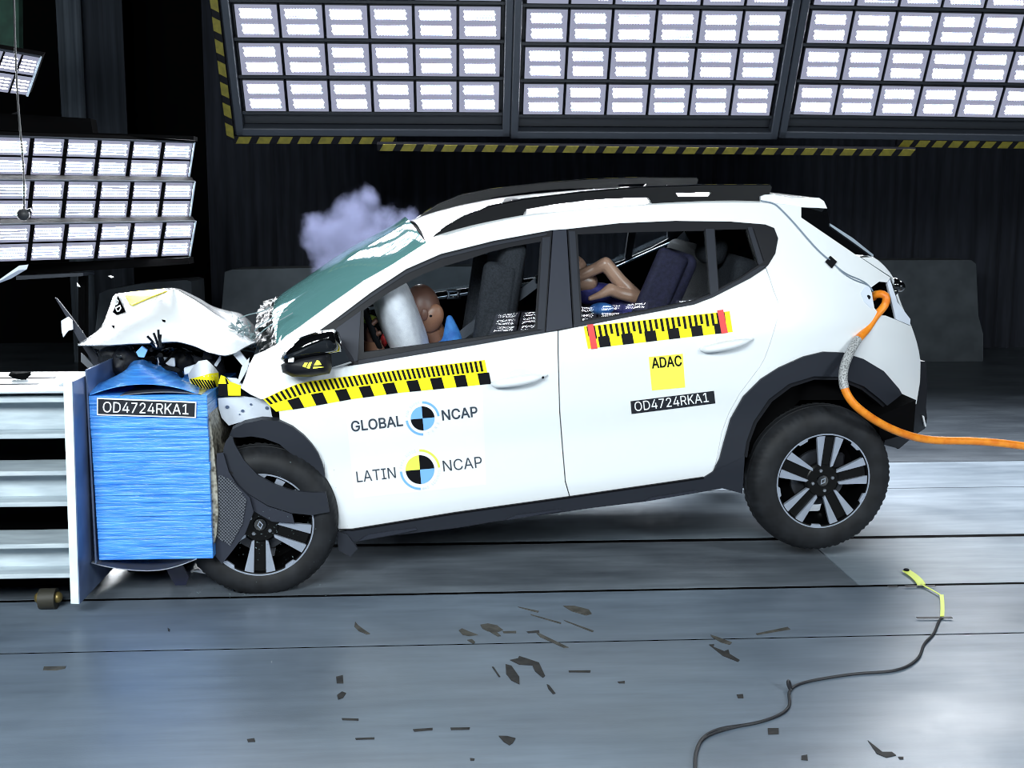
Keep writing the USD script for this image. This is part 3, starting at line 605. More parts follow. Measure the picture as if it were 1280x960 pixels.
# rails
rail = Polygon([(535, 301), (546, 291.5), (557, 284), (580, 270.5), (610, 258.5), (655, 249), (730, 240), (800, 234), (880, 231), (962, 231), (965, 234), (961, 246), (951, 254.5), (885, 255.5), (817, 257), (810, 247), (760, 248.5), (730, 251), (690, 256), (656, 262), (652.5, 275), (622, 280), (592, 287.5), (560, 296)])
rail = rail.difference(Polygon([(845, 241.5), (890, 240.3), (885, 245.5), (848, 246)]))
both('roof_rail', prism(rail, .285, .325, step=9), 'rail')
railtop = [(536, 300), (557, 283.4), (580, 269.9), (610, 257.9), (655, 248.4), (730, 239.4), (800, 233.4), (880, 230.4), (962, 230.4), (962, 231.6), (880, 231.6), (800, 234.6), (730, 240.6), (655, 249.6), (610, 259.1), (580, 271.1), (557, 284.6)]
both('rail_top', prism(railtop, .284, .326, step=9), 'gloss')
# sills, arches, bumpers
SILL = [(421, 666), (440, 662.5), (570, 641.5), (712, 621.8), (740, 618), (880, 597.3), (893, 589), (900, 575), (931, 570), (928, 617), (903, 610.5), (872, 616), (807, 627), (740, 635), (702, 640.5), (630, 650), (570, 660), (495, 669), (450, 676), (424, 680)]
both('sill_trim', panel(SILL, -.012, .10), 'trim')
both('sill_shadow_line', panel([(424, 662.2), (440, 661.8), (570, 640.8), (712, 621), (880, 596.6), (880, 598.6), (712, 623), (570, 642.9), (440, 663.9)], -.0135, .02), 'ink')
for c in ([(448, 676.5), (460, 668.5), (490, 664), (520, 660.5), (521, 662.5), (495, 668)], [(632, 650.5), (644, 644.5), (700, 637), (702, 639)], [(803, 627.5), (815, 622), (870, 613.5), (873, 615.5)]): co('sill_step', panel(c, -.022, .02, edge=3), 'pillar')
ARCH_I = [(1117, 516), (1110, 508), (1099, 498), (1080, 483), (1049, 471), (1017, 470.5), (986, 480), (961, 499), (942, 527), (933, 552), (930, 571)]
both('wheel_arch_trim', panel(ARCH_O + ARCH_I[::-1], -.015, .05, edge=3), 'trim')
both('arch_lip', panel(ARCH_I + [(934, 572), (937, 553), (946, 529), (965, 502), (989, 484), (1018, 474.5), (1048, 475), (1077, 487), (1096, 502), (1106, 511), (1112, 519)], .0, .10, edge=3), 'black')
both('rear_bumper', panel([(1112, 515), (1136, 507.5), (1146, 504), (1150, 478), (1151, 452), (1157, 452), (1159.5, 480), (1158, 500), (1156, 536), (1145, 543), (1124, 561), (1105, 556), (1110, 535)], .0, .06, edge=3), 'black')
co('bumper_cover', loft(spline([(1152, 452), (1159, 478), (1157, 505), (1156, 536), (1145, 543), (1124, 561)], 10), .0, .06, up=(1, 0, 0)), 'black', smooth=True, label='black lower rear bumper')
co('reflector', panel([(1153, 519.5), (1155, 520), (1158, 533), (1156.3, 533.5)], -.012, .01, edge=2), 'white_film')
# hidden structure: floor pan, wheel wells, firewall, linings
co('floor_pan', prism([(425, 655), (900, 584), (905, 606), (560, 652), (430, 672)], .06, 2 * WC - .06), 'dark')
co('boot_floor', prism([(1098, 520), (1145, 500), (1142, 540), (1100, 552)], .14, 2 * WC - .14), 'dark')
liner = [(928, 612), (925, 565), (940, 520), (962, 488), (990, 470), (1020, 462), (1050, 463), (1082, 475), (1105, 495), (1122, 520), (1108, 552), (1060, 500), (1000, 500), (950, 560)]
both('wheel_liner', join(panel(liner, .10, .25), prism([(936, 560), (950, 520), (980, 490), (1020, 474), (1060, 478), (1095, 505), (1108, 530), (1090, 560), (1000, 560)], .46, .48)), 'dark')
co('front_wheel_liner', prism([(288, 546), (300, 532), (325, 527), (350, 529), (380, 548), (397, 570), (405, 600), (408, 650), (392, 650), (380, 600), (345, 560), (300, 550)], .12, .42), 'dark')
co('front_wheel_liner', prism([(280, 530), (330, 520), (395, 550), (415, 655), (380, 670), (290, 640)], .42, .45), 'dark')
co('firewall', prism([(326, 445), (352, 436), (372, 470), (412, 560), (418, 640), (400, 640), (340, 520)], .1, 2 * WC - .1), 'dark')
co('dashboard', prism([(356, 436), (385, 424), (420, 418), (438, 424), (436, 446), (425, 480), (380, 470)], .12, 2 * WC - .12), 'cabin')
co('headliner', loft(spline(ROOF_N, 14), .03, .025, th=.01), 'cabin', smooth=True)
def inner(poly, holes=()): return panel(poly, .055, .012, holes=holes, step=14)
lin_f = mirror(inner([(410, 470), (450, 452), (529, 438), (595, 427), (697, 411), (706, 610), (430, 655), (415, 600)])); lin_r = mirror(inner([(697, 411), (774, 395), (867.5, 377), (950, 335), (968, 380), (900, 540), (885, 590), (706, 610)]))
co('door_lining', lin_f, 'cabin', fd2); co('door_lining', lin_r, 'cabin', rd2)
co('door_lining', inner([(410, 470), (450, 454), (529, 440), (595, 429), (697, 413), (706, 610), (430, 655), (415, 600)]), 'cabin', fd); co('door_lining', inner([(697, 413), (774, 398), (867.5, 380), (950, 338), (968, 380), (900, 540), (885, 590), (706, 610)]), 'cabin', rd)
both('quarter_lining', panel([(950, 300), (985, 262), (1060, 318), (1085, 360), (1080, 440), (990, 440), (975, 380), (972, 330)], .06, .012, step=14), 'cabin')
for d, px in ((fd2, [(470, 447), (700, 410), (700, 414), (470, 451)]), (rd2, [(700, 411), (868, 376.5), (948, 333), (949, 336), (868, 380), (700, 415)])): co('sill_capping', mirror(panel(px, .05, .02)), 'alu_edge', d)
both('pillar_lining', panel([(684, 292), (714, 288), (720, 410), (676, 414)], .05, .012), 'cabin')
co('rear_bulkhead', prism([(1000, 275), (1060, 318), (1060, 322), (1000, 279)], .35, 2 * WC - .35), 'dark')

# seats
def seat_pad(c, a, b, w, t, ang, r=.05):
    """Cushion: box a (along) x w (across) x t thick with round edges, turned by ang in the side plane."""
    S = [manifold3d.Manifold.sphere(r, 16).translate([x * (a / 2 - r), y * (w / 2 - r), z * (t / 2 - r)]) for x in (-1, 1) for y in (-1, 1) for z in (-1, 1)]
    m = manifold3d.Manifold.batch_hull(S); v, f = V(m.refine_to_length(.05)); ca, sa = math.cos(ang), math.sin(ang)
    R = np.array([[ca, 0, -sa], [0, 1, 0], [sa, 0, ca]]); return trimesh.Trimesh(v @ R.T + c, f, process=False)
def seat(w, base, name='front_seat'):
    c = pc([base], w)[0]; th = math.radians(76) + PITCHC
    up = np.array([math.cos(math.pi - th) * -1 * -1, 0, math.sin(th)])
    bd = np.array([math.cos(th), 0, math.sin(th)])
    back = co(name, seat_pad(c + bd * .30, .62, 0, .46, .13, th), 'fabric')
    for s in (-1, 1): co('bolster', seat_pad(c + bd * .26 + np.array([-.05, s * .20, .0]), .50, 0, .08, .16, th, .035), 'fabric', back)
    co('head_restraint', seat_pad(c + bd * .72, .17, 0, .26, .10, th), 'fabric', back)
    for s in (-1, 1): co('restraint_post', tube([c + bd * .56 + np.array([0, s * .07, 0]), c + bd * .70 + np.array([0, s * .07, 0])], .007, 8), 'chrome', back)
    co('seat_cushion', seat_pad(c + np.array([-.22, 0, .0]), .52, 0, .48, .14, math.radians(8) + PITCHC), 'fabric', back)
    return back
seat(.46, (612, 452)); seat(2 * WC - .46, (612, 462))
rb = co('rear_seat', seat_pad(pc([(868, 380)], WC)[0], .62, 0, 1.22, .14, math.radians(68) + PITCHC), 'fabric')
for w in (.52, WC, 2 * WC - .52): co('head_restraint', seat_pad(pc([(889, 313)], w)[0], .14, 0, .24, .09, math.radians(70) + PITCHC), 'fabric', rb)
co('seat_cushion', seat_pad(pc([(830, 440)], WC)[0], .50, 0, 1.22, .15, PITCHC), 'fabric', rb)
for pl, w in (([(672, 352), (655, 365), (625, 386), (600, 402), (570, 426)], .30),): co('seat_belt', ribbon(spline(pc(pl, w), 14), (-.35, .1, .9), .046, .003), 'belt')
co('seat_belt', ribbon(spline(pc([(616, 345), (606, 368), (600, 390), (585, 410), (560, 432)], .62), 14), (.8, .2, .4), .046, .003), 'belt')
co('belt_anchor', cbox(*np.ravel(np.stack([pc([(672, 349)], .22)[0] - (.012, .01, .02), pc([(672, 349)], .22)[0] + (.012, .01, .02)], 1))), 'chrome')
mb = pc([(567, 372)], .75)[0]
co('measuring_bracket', join(cbox(mb[0] - .035, mb[0] + .035, mb[1] - .02, mb[1] + .02, mb[2] - .006, mb[2] + .006, .002), cbox(mb[0] - .035, mb[0] + .035, mb[1] - .02, mb[1] + .02, mb[2] + .028, mb[2] + .04, .002), cbox(mb[0] - .03, mb[0] - .02, mb[1] - .02, mb[1] + .02, mb[2], mb[2] + .03, .002), cbox(mb[0] + .02, mb[0] + .03, mb[1] - .02, mb[1] + .02, mb[2], mb[2] + .03, .002)), 'chrome')
mk = co('door_marker', mirror(panel([(878, 408), (902, 405), (903, 421), (879, 424)], .05, .004)), 'ink')
for k in range(4): co('marker_stripe', mirror(panel([(880 + 6 * k, 407.6 - .75 * k), (883 + 6 * k, 407.3 - .75 * k), (884 + 6 * k, 423.2 - .75 * k), (881 + 6 * k, 423.5 - .75 * k)], .066, .003, edge=3)), 'yellow', mk)
# airbag, steering wheel
ac = pc([(500, 399)], .47)[0]; ax = pc([(485, 352)], .47)[0] - pc([(519, 442)], .47)[0]; ax /= np.linalg.norm(ax); an = np.cross(ax, [0, 1, 0]); an /= np.linalg.norm(an)
bag = trimesh.creation.icosphere(4); bv = np.array(bag.vertices); bv = np.sign(bv) * np.abs(bv) ** .88; bv = bv * (.10, .30, .30); bv += .012 * (meshkit.fbm(np.array(bag.vertices) * 3, 3, 4)[:, None] - .5) * bag.vertices
Rb = np.stack([an, [0, 1, 0], ax], 1); co('airbag', trimesh.Trimesh(bv @ Rb.T + ac, bag.faces, process=False), 'airbag', smooth=True, label='inflated white driver airbag')
sw = np.array([(.185 * math.cos(t), .185 * math.sin(t)) for t in np.linspace(0, 2 * math.pi, 40)])
scn = ac - an * .14 * np.sign(an[0])
co('steering_wheel', join(tube([scn + q[0] * np.array([0, 1, 0]) + q[1] * ax for q in sw], .016, 10, caps=False), tube([scn - ax * .17, scn + ax * .0], .02, 8), tube([scn - np.array([0, .17, 0]), scn + np.array([0, .17, 0])], .02, 8)), 'cabin')
# wing mirror
def lump(layers):
    """Pixel outlines at successive planes w, hulled into one rounded shape."""
    return trimesh.convex.convex_hull(np.vstack([pc(p, w) for p, w in layers]))
def scaled(poly, s, c=None):
    p = np.array(poly, float); c = p.mean(0) if c is None else np.array(c, float); return c + (p - c) * s
cap = [(350, 449), (354, 441), (361, 432), (376, 421), (397.5, 413.5), (417.5, 411), (424, 415), (428, 427), (427, 440), (412, 442), (390, 444), (372, 447.5), (356, 453.5)]
shell = [(351, 456), (358, 452), (374, 447), (392, 443), (414, 441), (415, 460), (412, 467), (390, 471), (365, 471), (353, 465.5)]
wm = co('wing_mirror', lump([(scaled(cap, .80), -.02), (cap, -.09), (scaled(cap, .98), -.14), (scaled(cap, .82), -.19), (scaled(cap, .5), -.215)]), 'gloss', smooth=60)
co('mirror_shell', lump([(scaled(shell, .85), -.02), (shell, -.09), (scaled(shell, .97), -.14), (scaled(shell, .8), -.19), (scaled(shell, .5), -.21)]), 'black', wm, smooth=60)
co('mirror_arm', lump([([(408, 440), (428, 428), (436, 440), (445, 450), (444, 456), (414, 461)], .05), ([(405, 440), (426, 430), (432, 442), (438, 452), (412, 460)], -.04)]), 'gloss', wm, smooth=40)
for q in ([(378, 458), (381, 453), (385, 453), (382, 459.5)], [(383, 460), (386.5, 453), (390, 452.5), (387, 461)], [(392, 457), (396, 450), (399, 451), (402, 456), (397, 457)], [(391, 461), (392, 458), (400, 458), (405, 459), (407, 461.5)]): co('warning_sticker', closed(pc(q, -.214), pc(q, -.19), np.array([[0, 1, 2], [0, 2, 3]])), 'paleyellow', wm, smooth=False)
co('turn_signal', closed(pc([(360.5, 449), (367.5, 447), (367, 452.5), (360, 453)], -.2), pc([(360.5, 449), (367.5, 447), (367, 452.5), (360, 453)], -.18), np.array([[0, 1, 2], [0, 2, 3]])), 'white_film', wm, smooth=False)
# far mirror is hidden; door handles
def handle(parent, p0, p1, h):
    a, b = np.array(p0, float), np.array(p1, float); d = b - a; n = np.array([-d[1], d[0]]) / np.linalg.norm(d)
    t = np.linspace(0, 1, 15); mid = a + np.outer(t, d)
    r = h * (.25 + .75 * np.sin(np.clip(t * 1.15, 0, 1) * math.pi) ** .32) * .5 * .0037
    pts = ps(mid, 0); bow = np.sin(t * math.pi) ** .5; pts[:, 1] -= .008 + .03 * bow
    tb = tube(pts, np.maximum(r, .006), 12); return co('door_handle', tb, 'paint', parent, smooth=60)
def cup(parent, c, rx, ry): 
    poly = [(c[0] + rx * math.cos(t), c[1] + ry * math.sin(t)) for t in np.linspace(0, 2 * math.pi, 24)[:-1]]
    co('handle_cup', panel(poly, -.003, .01, edge=3), 'paint_soft', parent)
cup(fd, (651, 468), 15, 6.5); handle(fd, (614, 479.5), (683, 468), 12.5); cup(rd, (909, 425), 14, 6); handle(rd, (875, 436.5), (940, 423), 12)
lk = ps([(677, 470)], 0)[0]; co('key_lock', ellipsoid(lk - (0, .034, 0), (.006, .006, .006), sub=2), 'ink', fd)

# ---- printed film on the flank
def film(poly, m, off=-.002, parent=None, name='sticker', step=8): return co(name, panel(poly, off, .0015, step=step, edge=4), m, parent)
def quads(quad_list, off):
    out = []
    for q in quad_list:
        F = ps(q, off); B = F + (0, .001, 0); out.append(closed(F, B, np.array([[0, 1, 2], [0, 2, 3]]) if Polygon(q).exterior.is_ccw is False else np.array([[0, 2, 1], [0, 3, 2]])))
    return cat_(out)
def tape(parent, top, bot, ticks, squares, name, flip=False):
    top, bot = np.array(top, float), np.array(bot, float)
    def along(line, x): return np.stack([x, np.interp(x, line[:, 0], line[:, 1])], -1)
    def Q(x, t):   # x along the top line
        x = np.asarray(x, float); s = (x - top[0, 0]) / (top[-1, 0] - top[0, 0])
        a = along(top, x); b = along(bot, bot[0, 0] + s * (bot[-1, 0] - bot[0, 0])); return a + (b - a) * t
    xs = np.linspace(top[0, 0], top[-1, 0], 40)
    base = film(np.vstack([Q(xs, 0), Q(xs[::-1], 1)]), 'yellow', -.002, None, name)
    co('tape_ticks', quads([[Q(x, .02), Q(x + w, .02), Q(x + w, h), Q(x, h)] for x, w, h in ticks], -.0032), 'ink', base, smooth=False, kind='stuff')
    for x0, x1 in squares:
        n = max(2, int((x1 - x0) / 5)); sq = []
        for q in range(n):
            a, b = x0 + (x1 - x0) * q / n, x0 + (x1 - x0) * (q + 1) / n; sq.append([Q(a, .52), Q(b, .52), Q(b, 1), Q(a, 1)])
        co('tape_square', quads(sq, -.0032), 'ink', base, smooth=False)
    return base
tape(fd, [(329, 499), (350, 489), (370, 480.5), (388, 476.5), (480, 464.5), (606, 450)], [(345, 514.5), (372, 511), (440, 499), (495, 491.5), (612, 480)], [(331 + 6.08 * k, 3.0, .46) for k in range(45)], [(355 - 4 + 30.3 * k, 366 + 30.3 * k - .2) for k in range(9)], 'ruler_tape')
rt = tape(rd, [(729.5, 408), (912, 389)], [(735, 436), (916, 415)], [(733 + 7.05 * k, 3.3, .6 if k % 4 else .46) for k in range(25)], [(744.5 + 29.1 * k, 758.5 + 29.1 * k) for k in range(6)], 'ruler_tape')
for q in ([(734, 406), (741.5, 405), (747, 435.5), (739, 436.5)], [(896.5, 388), (904, 387), (910, 416), (902, 417)]): film(q, 'red', -.004, None, 'red_tape', 6)
sheet = film([(431, 501), (603, 484), (608, 606), (443, 623)], 'sheet', -.0012, None, 'sponsor_sheet', 14)
def lettering(text, org, length, cap_, ang, m, parent, off, bold=False, name='lettering', surf=None, shear=0.0):
    """Flat print: text whose baseline starts at pixel org, length pixels long, capitals cap_ pixels high."""
    tm = meshkit.text_mesh(text, 1.0, .02, bold); v = np.array(tm.vertices); x0, x1 = v[:, 0].min(), v[:, 0].max()
    vx = (v[:, 0] - x0) / (x1 - x0) * length; vy = v[:, 1] * cap_; vx = vx + vy * shear; c, s = math.cos(ang), math.sin(ang)
    px = np.stack([org[0] + vx * c - vy * s * 1.0, org[1] - vx * s - vy * c], 1)
    front = v[:, 2] > .01
    P = surf(px) if surf else ps(px, off)
    P[:, 1] += np.where(front, 0, .0012)
    return obj(name, trimesh.Trimesh(P, tm.faces, process=False), m, parent, world=surf is not None)
A6 = math.radians(6.6)
lettering('GLOBAL', (439.5, 539.5), 65, 12.5, A6, 'grey_ink', sheet, -.0032, True); lettering('NCAP', (553, 525.5), 45, 12.3, A6, 'grey_ink', sheet, -.0032, True)
lettering('LATIN', (446.5, 603), 49, 13.5, A6, 'grey_ink', sheet, -.0032); lettering('NCAP', (554.5, 589.5), 49, 13.5, A6, 'grey_ink', sheet, -.0032)
def arc_band(c, r0, r1, t0, t1, n=14):
    t = np.linspace(t0, t1, n); o = [(c[0] + r1 * math.cos(a), c[1] - r1 * math.sin(a)) for a in t]; i = [(c[0] + r0 * math.cos(a), c[1] - r0 * math.sin(a)) for a in t[::-1]]
    return o + i
def roundel(c, r, R, cols, arcs, words):
    t0 = math.radians(5)
    base = film([(c[0] + (r + .3) * math.cos(a), c[1] - (r + .3) * math.sin(a)) for a in np.linspace(0, 2 * math.pi, 40)[:-1]], 'white_film', -.0026, None, 'roundel')
    for k, m in enumerate(cols):
        a = t0 + k * math.pi / 2; co('roundel_quarter', panel([c] + [(c[0] + r * math.cos(x), c[1] - r * math.sin(x)) for x in np.linspace(a, a + math.pi / 2, 14)], -.0036, .001, edge=3, step=5), m, base)
    for m, a0, a1 in arcs: co('roundel_ring', panel(arc_band(c, R - 1.4, R + 1.4, math.radians(a0), math.radians(a1)), -.0034, .001, edge=2, step=3), m, base)
    for text, a0, a1, inner_ in words:
        n = len(text)
        for k, chh in enumerate(text):
            if chh == ' ': continue
            a = math.radians(a0 + (a1 - a0) * (k + .5) / n); rr = R - 1.8 if not inner_ else R + 1.8
            ang = a - math.pi / 2 if not inner_ else a + math.pi / 2
            wdt = 2.6 if chh in 'M' else 2.0
            ox = c[0] + rr * math.cos(a) - wdt / 2 * math.cos(ang); oy = c[1] - rr * math.sin(a) + wdt / 2 * math.sin(ang)
            lettering(chh, (ox, oy), wdt, 3.4, ang, 'faint_ink', base, -.0032, name='ring_letter')
roundel((528.3, 523), 15, 20, ['ink', 'sky_ink', 'ink', 'sky_ink'], [('sky_ink', 8, 92), ('sky_ink', 188, 272)], [('FOR SAFER', 176, 100, False), ('CARS', 284, 350, True)])
roundel((525, 587), 18, 24, ['ink', 'lime_ink', 'ink', 'sky_ink'], [('lime_ink', 6, 92), ('sky_ink', 186, 272)], [('PARA AUTOS', 178, 102, False), ('MAS SEGUROS', 276, 360, True)])
sqs = film([(811, 446.3), (853.5, 442.2), (856.5, 484.3), (815, 488.2)], 'paleyellow', -.002, None, 'square_sticker')
lettering('ADAC', (815.2, 460.3), 37.5, 12.6, math.radians(5), 'ink', sqs, -.0034, True)
nlb = film([(788.2, 501.6), (892.5, 488.6), (894.2, 504.3), (789.5, 517.6)], 'plate_ink', -.002, None, 'number_label')
lettering('OD4724RKA1', (794, 514.2), 93, 11.6, math.radians(7.4), 'white_film', nlb, -.0034)

# ---- wheels: rim barrel with tyre, blades, cap, nuts, brake behind. Local: axis y, outer face towards -y
def wheel(c, spin, flip=False, yaw=0.0, tilt=0.0, size=1.03, tyre=1.0):
    s = -1 if flip else 1; c = np.array(c, float)
    cz_, sz_ = math.cos(yaw), math.sin(yaw); Rz = np.array([[cz_, -sz_, 0], [sz_, cz_, 0], [0, 0, 1]])
    ct, st = math.cos(tilt), math.sin(tilt); Rx = np.array([[1, 0, 0], [0, ct, -st], [0, st, ct]]); R = Rz @ Rx
    def put(m):
        v, f = V(m); v = v * (size, s, size); v = v @ R.T + c; return trimesh.Trimesh(v, f[:, ::-1] if flip else f, process=False)
    cs, sn = math.cos(spin), math.sin(spin)
    def flat(poly, y0, y1, ang):
        e = extr(poly, 1.0); v = np.array(e.vertices); a = ang + spin; ca, sa = math.cos(a), math.sin(a)
        # poly: (sideways, radial)
        x = v[:, 0] * sa * 1 + v[:, 1] * ca; z = -v[:, 0] * ca + v[:, 1] * sa
        return fix(trimesh.Trimesh(np.stack([x, y0 + (y1 - y0) * v[:, 2], z], 1), e.faces, process=False))
    rim = co('wheel', put(lathe_y([(.226, .008), (.230, .012), (.222, .03), (.214, .06), (.208, .16), (.228, .19), (.222, .19), (.200, .16), (.206, .06), (.214, .02), (.219, .010)], 96)), 'alloy_black', smooth=40)
    prof = [(.222, .012), (.236, .002), (.266, -.008), (.300, -.004), (.326, .010), (.342, .028), (.350, .048), (.352, .066), (.346, .067), (.346, .074), (.353, .075), (.353, .103), (.347, .104), (.347, .111), (.353, .112), (.352, .14), (.346, .160), (.330, .178), (.300, .192), (.266, .196), (.236, .188), (.222, .178)]
    ty = lathe_y(prof, 160); v = np.array(ty.vertices); rr = np.hypot(v[:, 0], v[:, 2]); th = np.arctan2(v[:, 2], v[:, 0])
    cut = (np.sin(th * 70) > .35) & (rr > .34) & ((v[:, 1] < .06) | (v[:, 1] > .12)); k = np.where(cut, 1 - .006 / rr, 1); v[:, 0] *= k; v[:, 2] *= k
    k2 = np.where(rr > .24, (.24 + (rr - .24) * tyre) / rr, 1); v[:, 0] *= k2; v[:, 2] *= k2
    co('tyre', put(trimesh.Trimesh(v, ty.faces, process=False)), 'rubber', rim, smooth=35)
    ring = lathe_y([(.2245, .006), (.2305, .006), (.2305, .011), (.2245, .011)], 96); co('rim_lip', put(ring), 'alloy', rim, smooth=30)
    co('wheel_centre', put(join(*[flat([(-.030, .05), (.030, .05), (.062, .222), (-.062, .222)], .022, .040, math.radians(90 + 72 * k)) for k in range(5)], lathe_y([(0.001, .018), (.075, .018), (.085, .026), (.085, .05), (.001, .05)], 40))), 'alloy_black', rim)
    for k in range(5):
        for q in (1, -1):
            p = [(q * a, b) for a, b in ((.027, .226), (.0675, .2155), (.0355, .076), (.024, .070))]
            co('spoke_blade', put(flat(p, .010, .026, math.radians(90 + 72 * k))), 'alloy', rim, smooth=False)
        p = [(a, b) for a, b in ((-.03, .2255), (.03, .2255), (.02, .213), (-.02, .213))]
        co('rim_notch', put(flat(p, .008, .02, math.radians(126 + 72 * k))), 'alloy', rim, smooth=False)
    co('hub_cap', put(lathe_y([(.001, .010), (.026, .012), (.030, .018), (.030, .03), (.001, .03)], 30)), 'gloss', rim)
    dia = lambda r, w: Polygon([(0, r), (r * w, 0), (0, -r), (-r * w, 0)])
    co('hub_emblem', put(flat(dia(.020, .62).difference(dia(.013, .6)), .0085, .012, math.radians(62))), 'alloy', rim, smooth=False)
    for k in range(4):
        a = math.radians(20 + 90 * k) + spin; co('wheel_nut', put(shift(fix(lathe_y([(.001, .012), (.0075, .012), (.009, .016), (.009, .03), (.001, .03)], 6)), (.05 * math.cos(a), 0, .05 * math.sin(a)))), 'steel', rim, smooth=False)
    co('brake_disc', put(lathe_y([(.06, .075), (.135, .075), (.135, .095), (.06, .095)], 48)), 'disc', rim)
    sh_ = Point(0, 0).buffer(.203).difference(Polygon([(-.05, -.19), (.05, -.19), (.06, -.135), (-.06, -.135)]))
    e = extr(sh_, 1.0); vv = np.array(e.vertices); co('brake_shield', put(fix(trimesh.Trimesh(np.stack([vv[:, 0], .135 + .01 * vv[:, 2], vv[:, 1]], 1), e.faces, process=False))), 'dark', rim)
    co('brake_caliper', put(shift(cbox(-.05, .05, .06, .11, -.04, .04, .012), (.11 * math.cos(.8), 0, .11 * math.sin(.8)))), 'black', rim)
    return rim
wr = pc([(1030, 602)], .02)[0]; wheel(wr, math.radians(-6))
wheel((wr[0], 2 * WC - wr[1], wr[2]), math.radians(14), flip=True)
wf = pc([(325, 657)], -.06)[0]; wheel(wf, math.radians(34), tyre=.86)
wheel((wf[0], 2 * WC - wf[1] - .06, wf[2] - .02), math.radians(30), flip=True)
co('rear_axle', tube([wr + (0, .15, -.02), np.array([wr[0], 2 * WC - wr[1] - .15, wr[2] - .02])], .03, 10), 'dark')
co('front_axle', tube([wf + (0, .15, 0), np.array([wf[0], 2 * WC - wf[1] - .15, wf[2]])], .025, 10), 'dark')

# ---- crumpled nose
HB = [(97, 431), (130, 431), (165, 430), (190, 429), (217, 427), (240, 432), (262, 440.5), (280, 444), (291, 442), (304, 435), (320, 427)]
HR = [(97, 430), (125, 412), (155, 393), (185, 378), (207, 369.5), (217.5, 362), (236, 371), (262, 388), (282, 402), (300, 414), (320, 427)]
HT = [(97, 430), (127, 407), (136, 386), (145, 367.5), (175, 364.5), (212, 360.5), (240, 371), (262, 384), (280, 390), (292, 393.5), (319, 425)]
def resamp(p, n):
    p = np.array(p, float); t = np.linspace(0, 1, len(p)); return np.stack([PchipInterpolator(t, p[:, k])(np.linspace(0, 1, n)) for k in (0, 1)], 1)
n_ = 61; hb, hr, ht = (resamp(q, n_) for q in (HB, HR, HT)); tt = np.linspace(0, 1, n_)
rows = []
K = 13
for k in range(K):
    q = k / (K - 1); w = .16 + .34 * q - .07 * math.sin(q * math.pi) + .04 * np.sin(tt * 9 + q * 2) * q * (1 - q) * 2
    rows.append(pc(hb + (hr - hb) * q, w + .10 * (1 - tt) ** 2))
for k in range(1, 9):
    q = k / 8; rows.append(pc(hr + (ht - hr) * q, .5 + .42 * q * np.sin(np.clip(tt, .0, 1) * math.pi) ** .5 + .10 * (1 - tt) ** 2))
last = rows[-1]
for k in range(1, 7):
    q = k / 6; e = last.copy(); e[:, 1] += q * (1.62 - last[:, 1]) ; e[:, 2] -= .16 * q ** 1.5; rows.append(e)
HG = np.array(rows); HG += .006 * (meshkit.fbm(HG * 9, 3, 11)[..., None] - .5) * np.array([0, 1, 1.0])
HGM = grid(HG)
bonnet = co('bonnet', grid(HG, .014, (.1, .9, -.45)), 'paint', smooth=25, label='white bonnet folded upward into a ridge')
def onback(poly, m, off=.006, name='bonnet_sticker'):
    """Film on the bonnet's rear fold: pixel outline put on the fold by its nearest grid point."""
    P, T, _ = fillpoly(poly, 2.5, 2)
    tri = HGM.triangles; r = rays(P) @ RC; r = r / np.linalg.norm(r, axis=1, keepdims=True); D = np.empty(len(P))
    e1, e2, s_ = tri[:, 1] - tri[:, 0], tri[:, 2] - tri[:, 0], CC - tri[:, 0]
    for i, d in enumerate(r):
        h = np.cross(d, e2); det = (e1 * h).sum(1); det = np.where(np.abs(det) < 1e-12, 1e-12, det); u = (s_ * h).sum(1) / det; q = np.cross(s_, e1); v = (q @ d) / det; t = (e2 * q).sum(1) / det
        ok = (u > -.01) & (v > -.01) & (u + v < 1.01) & (t > 0); D[i] = t[ok].min() if ok.any() else np.nan
    D = np.where(np.isnan(D), np.nanmedian(D), D)
    F = CC + r * D[:, None] + np.array([0, -.5, 1.0]) * off; B = F - np.array([0, 0, .003])
    return co(name, closed(F, B, T), m, bonnet)
onback([(157, 371), (163, 366), (206, 362), (210, 364.5), (190, 372), (165, 383), (162, 381)], 'yellow', .006)
onback([(147, 370), (157, 390.5), (146, 394.5), (141, 391), (146, 380)], 'label_matte', .006)
def letters_back(q, m): onback(q, m, .009, 'sticker_letter')
for ring in ([(143.2, 377), (146, 375.5), (148.6, 377.5), (148, 381), (145.5, 383), (143.5, 381)], [(144, 386.5), (150.5, 383), (152, 387), (149.5, 391), (146.5, 391.5)]):
    g = Polygon(ring); letters_back(g.difference(g.buffer(-1.1)), 'white_film')
for q in ([(139.5, 408), (144, 407.5), (142, 411)], [(202.5, 400.5), (207, 401.5), (206.5, 403.5), (203.5, 402.5)]): onback(q, 'label_matte', .005, 'paint_chip')
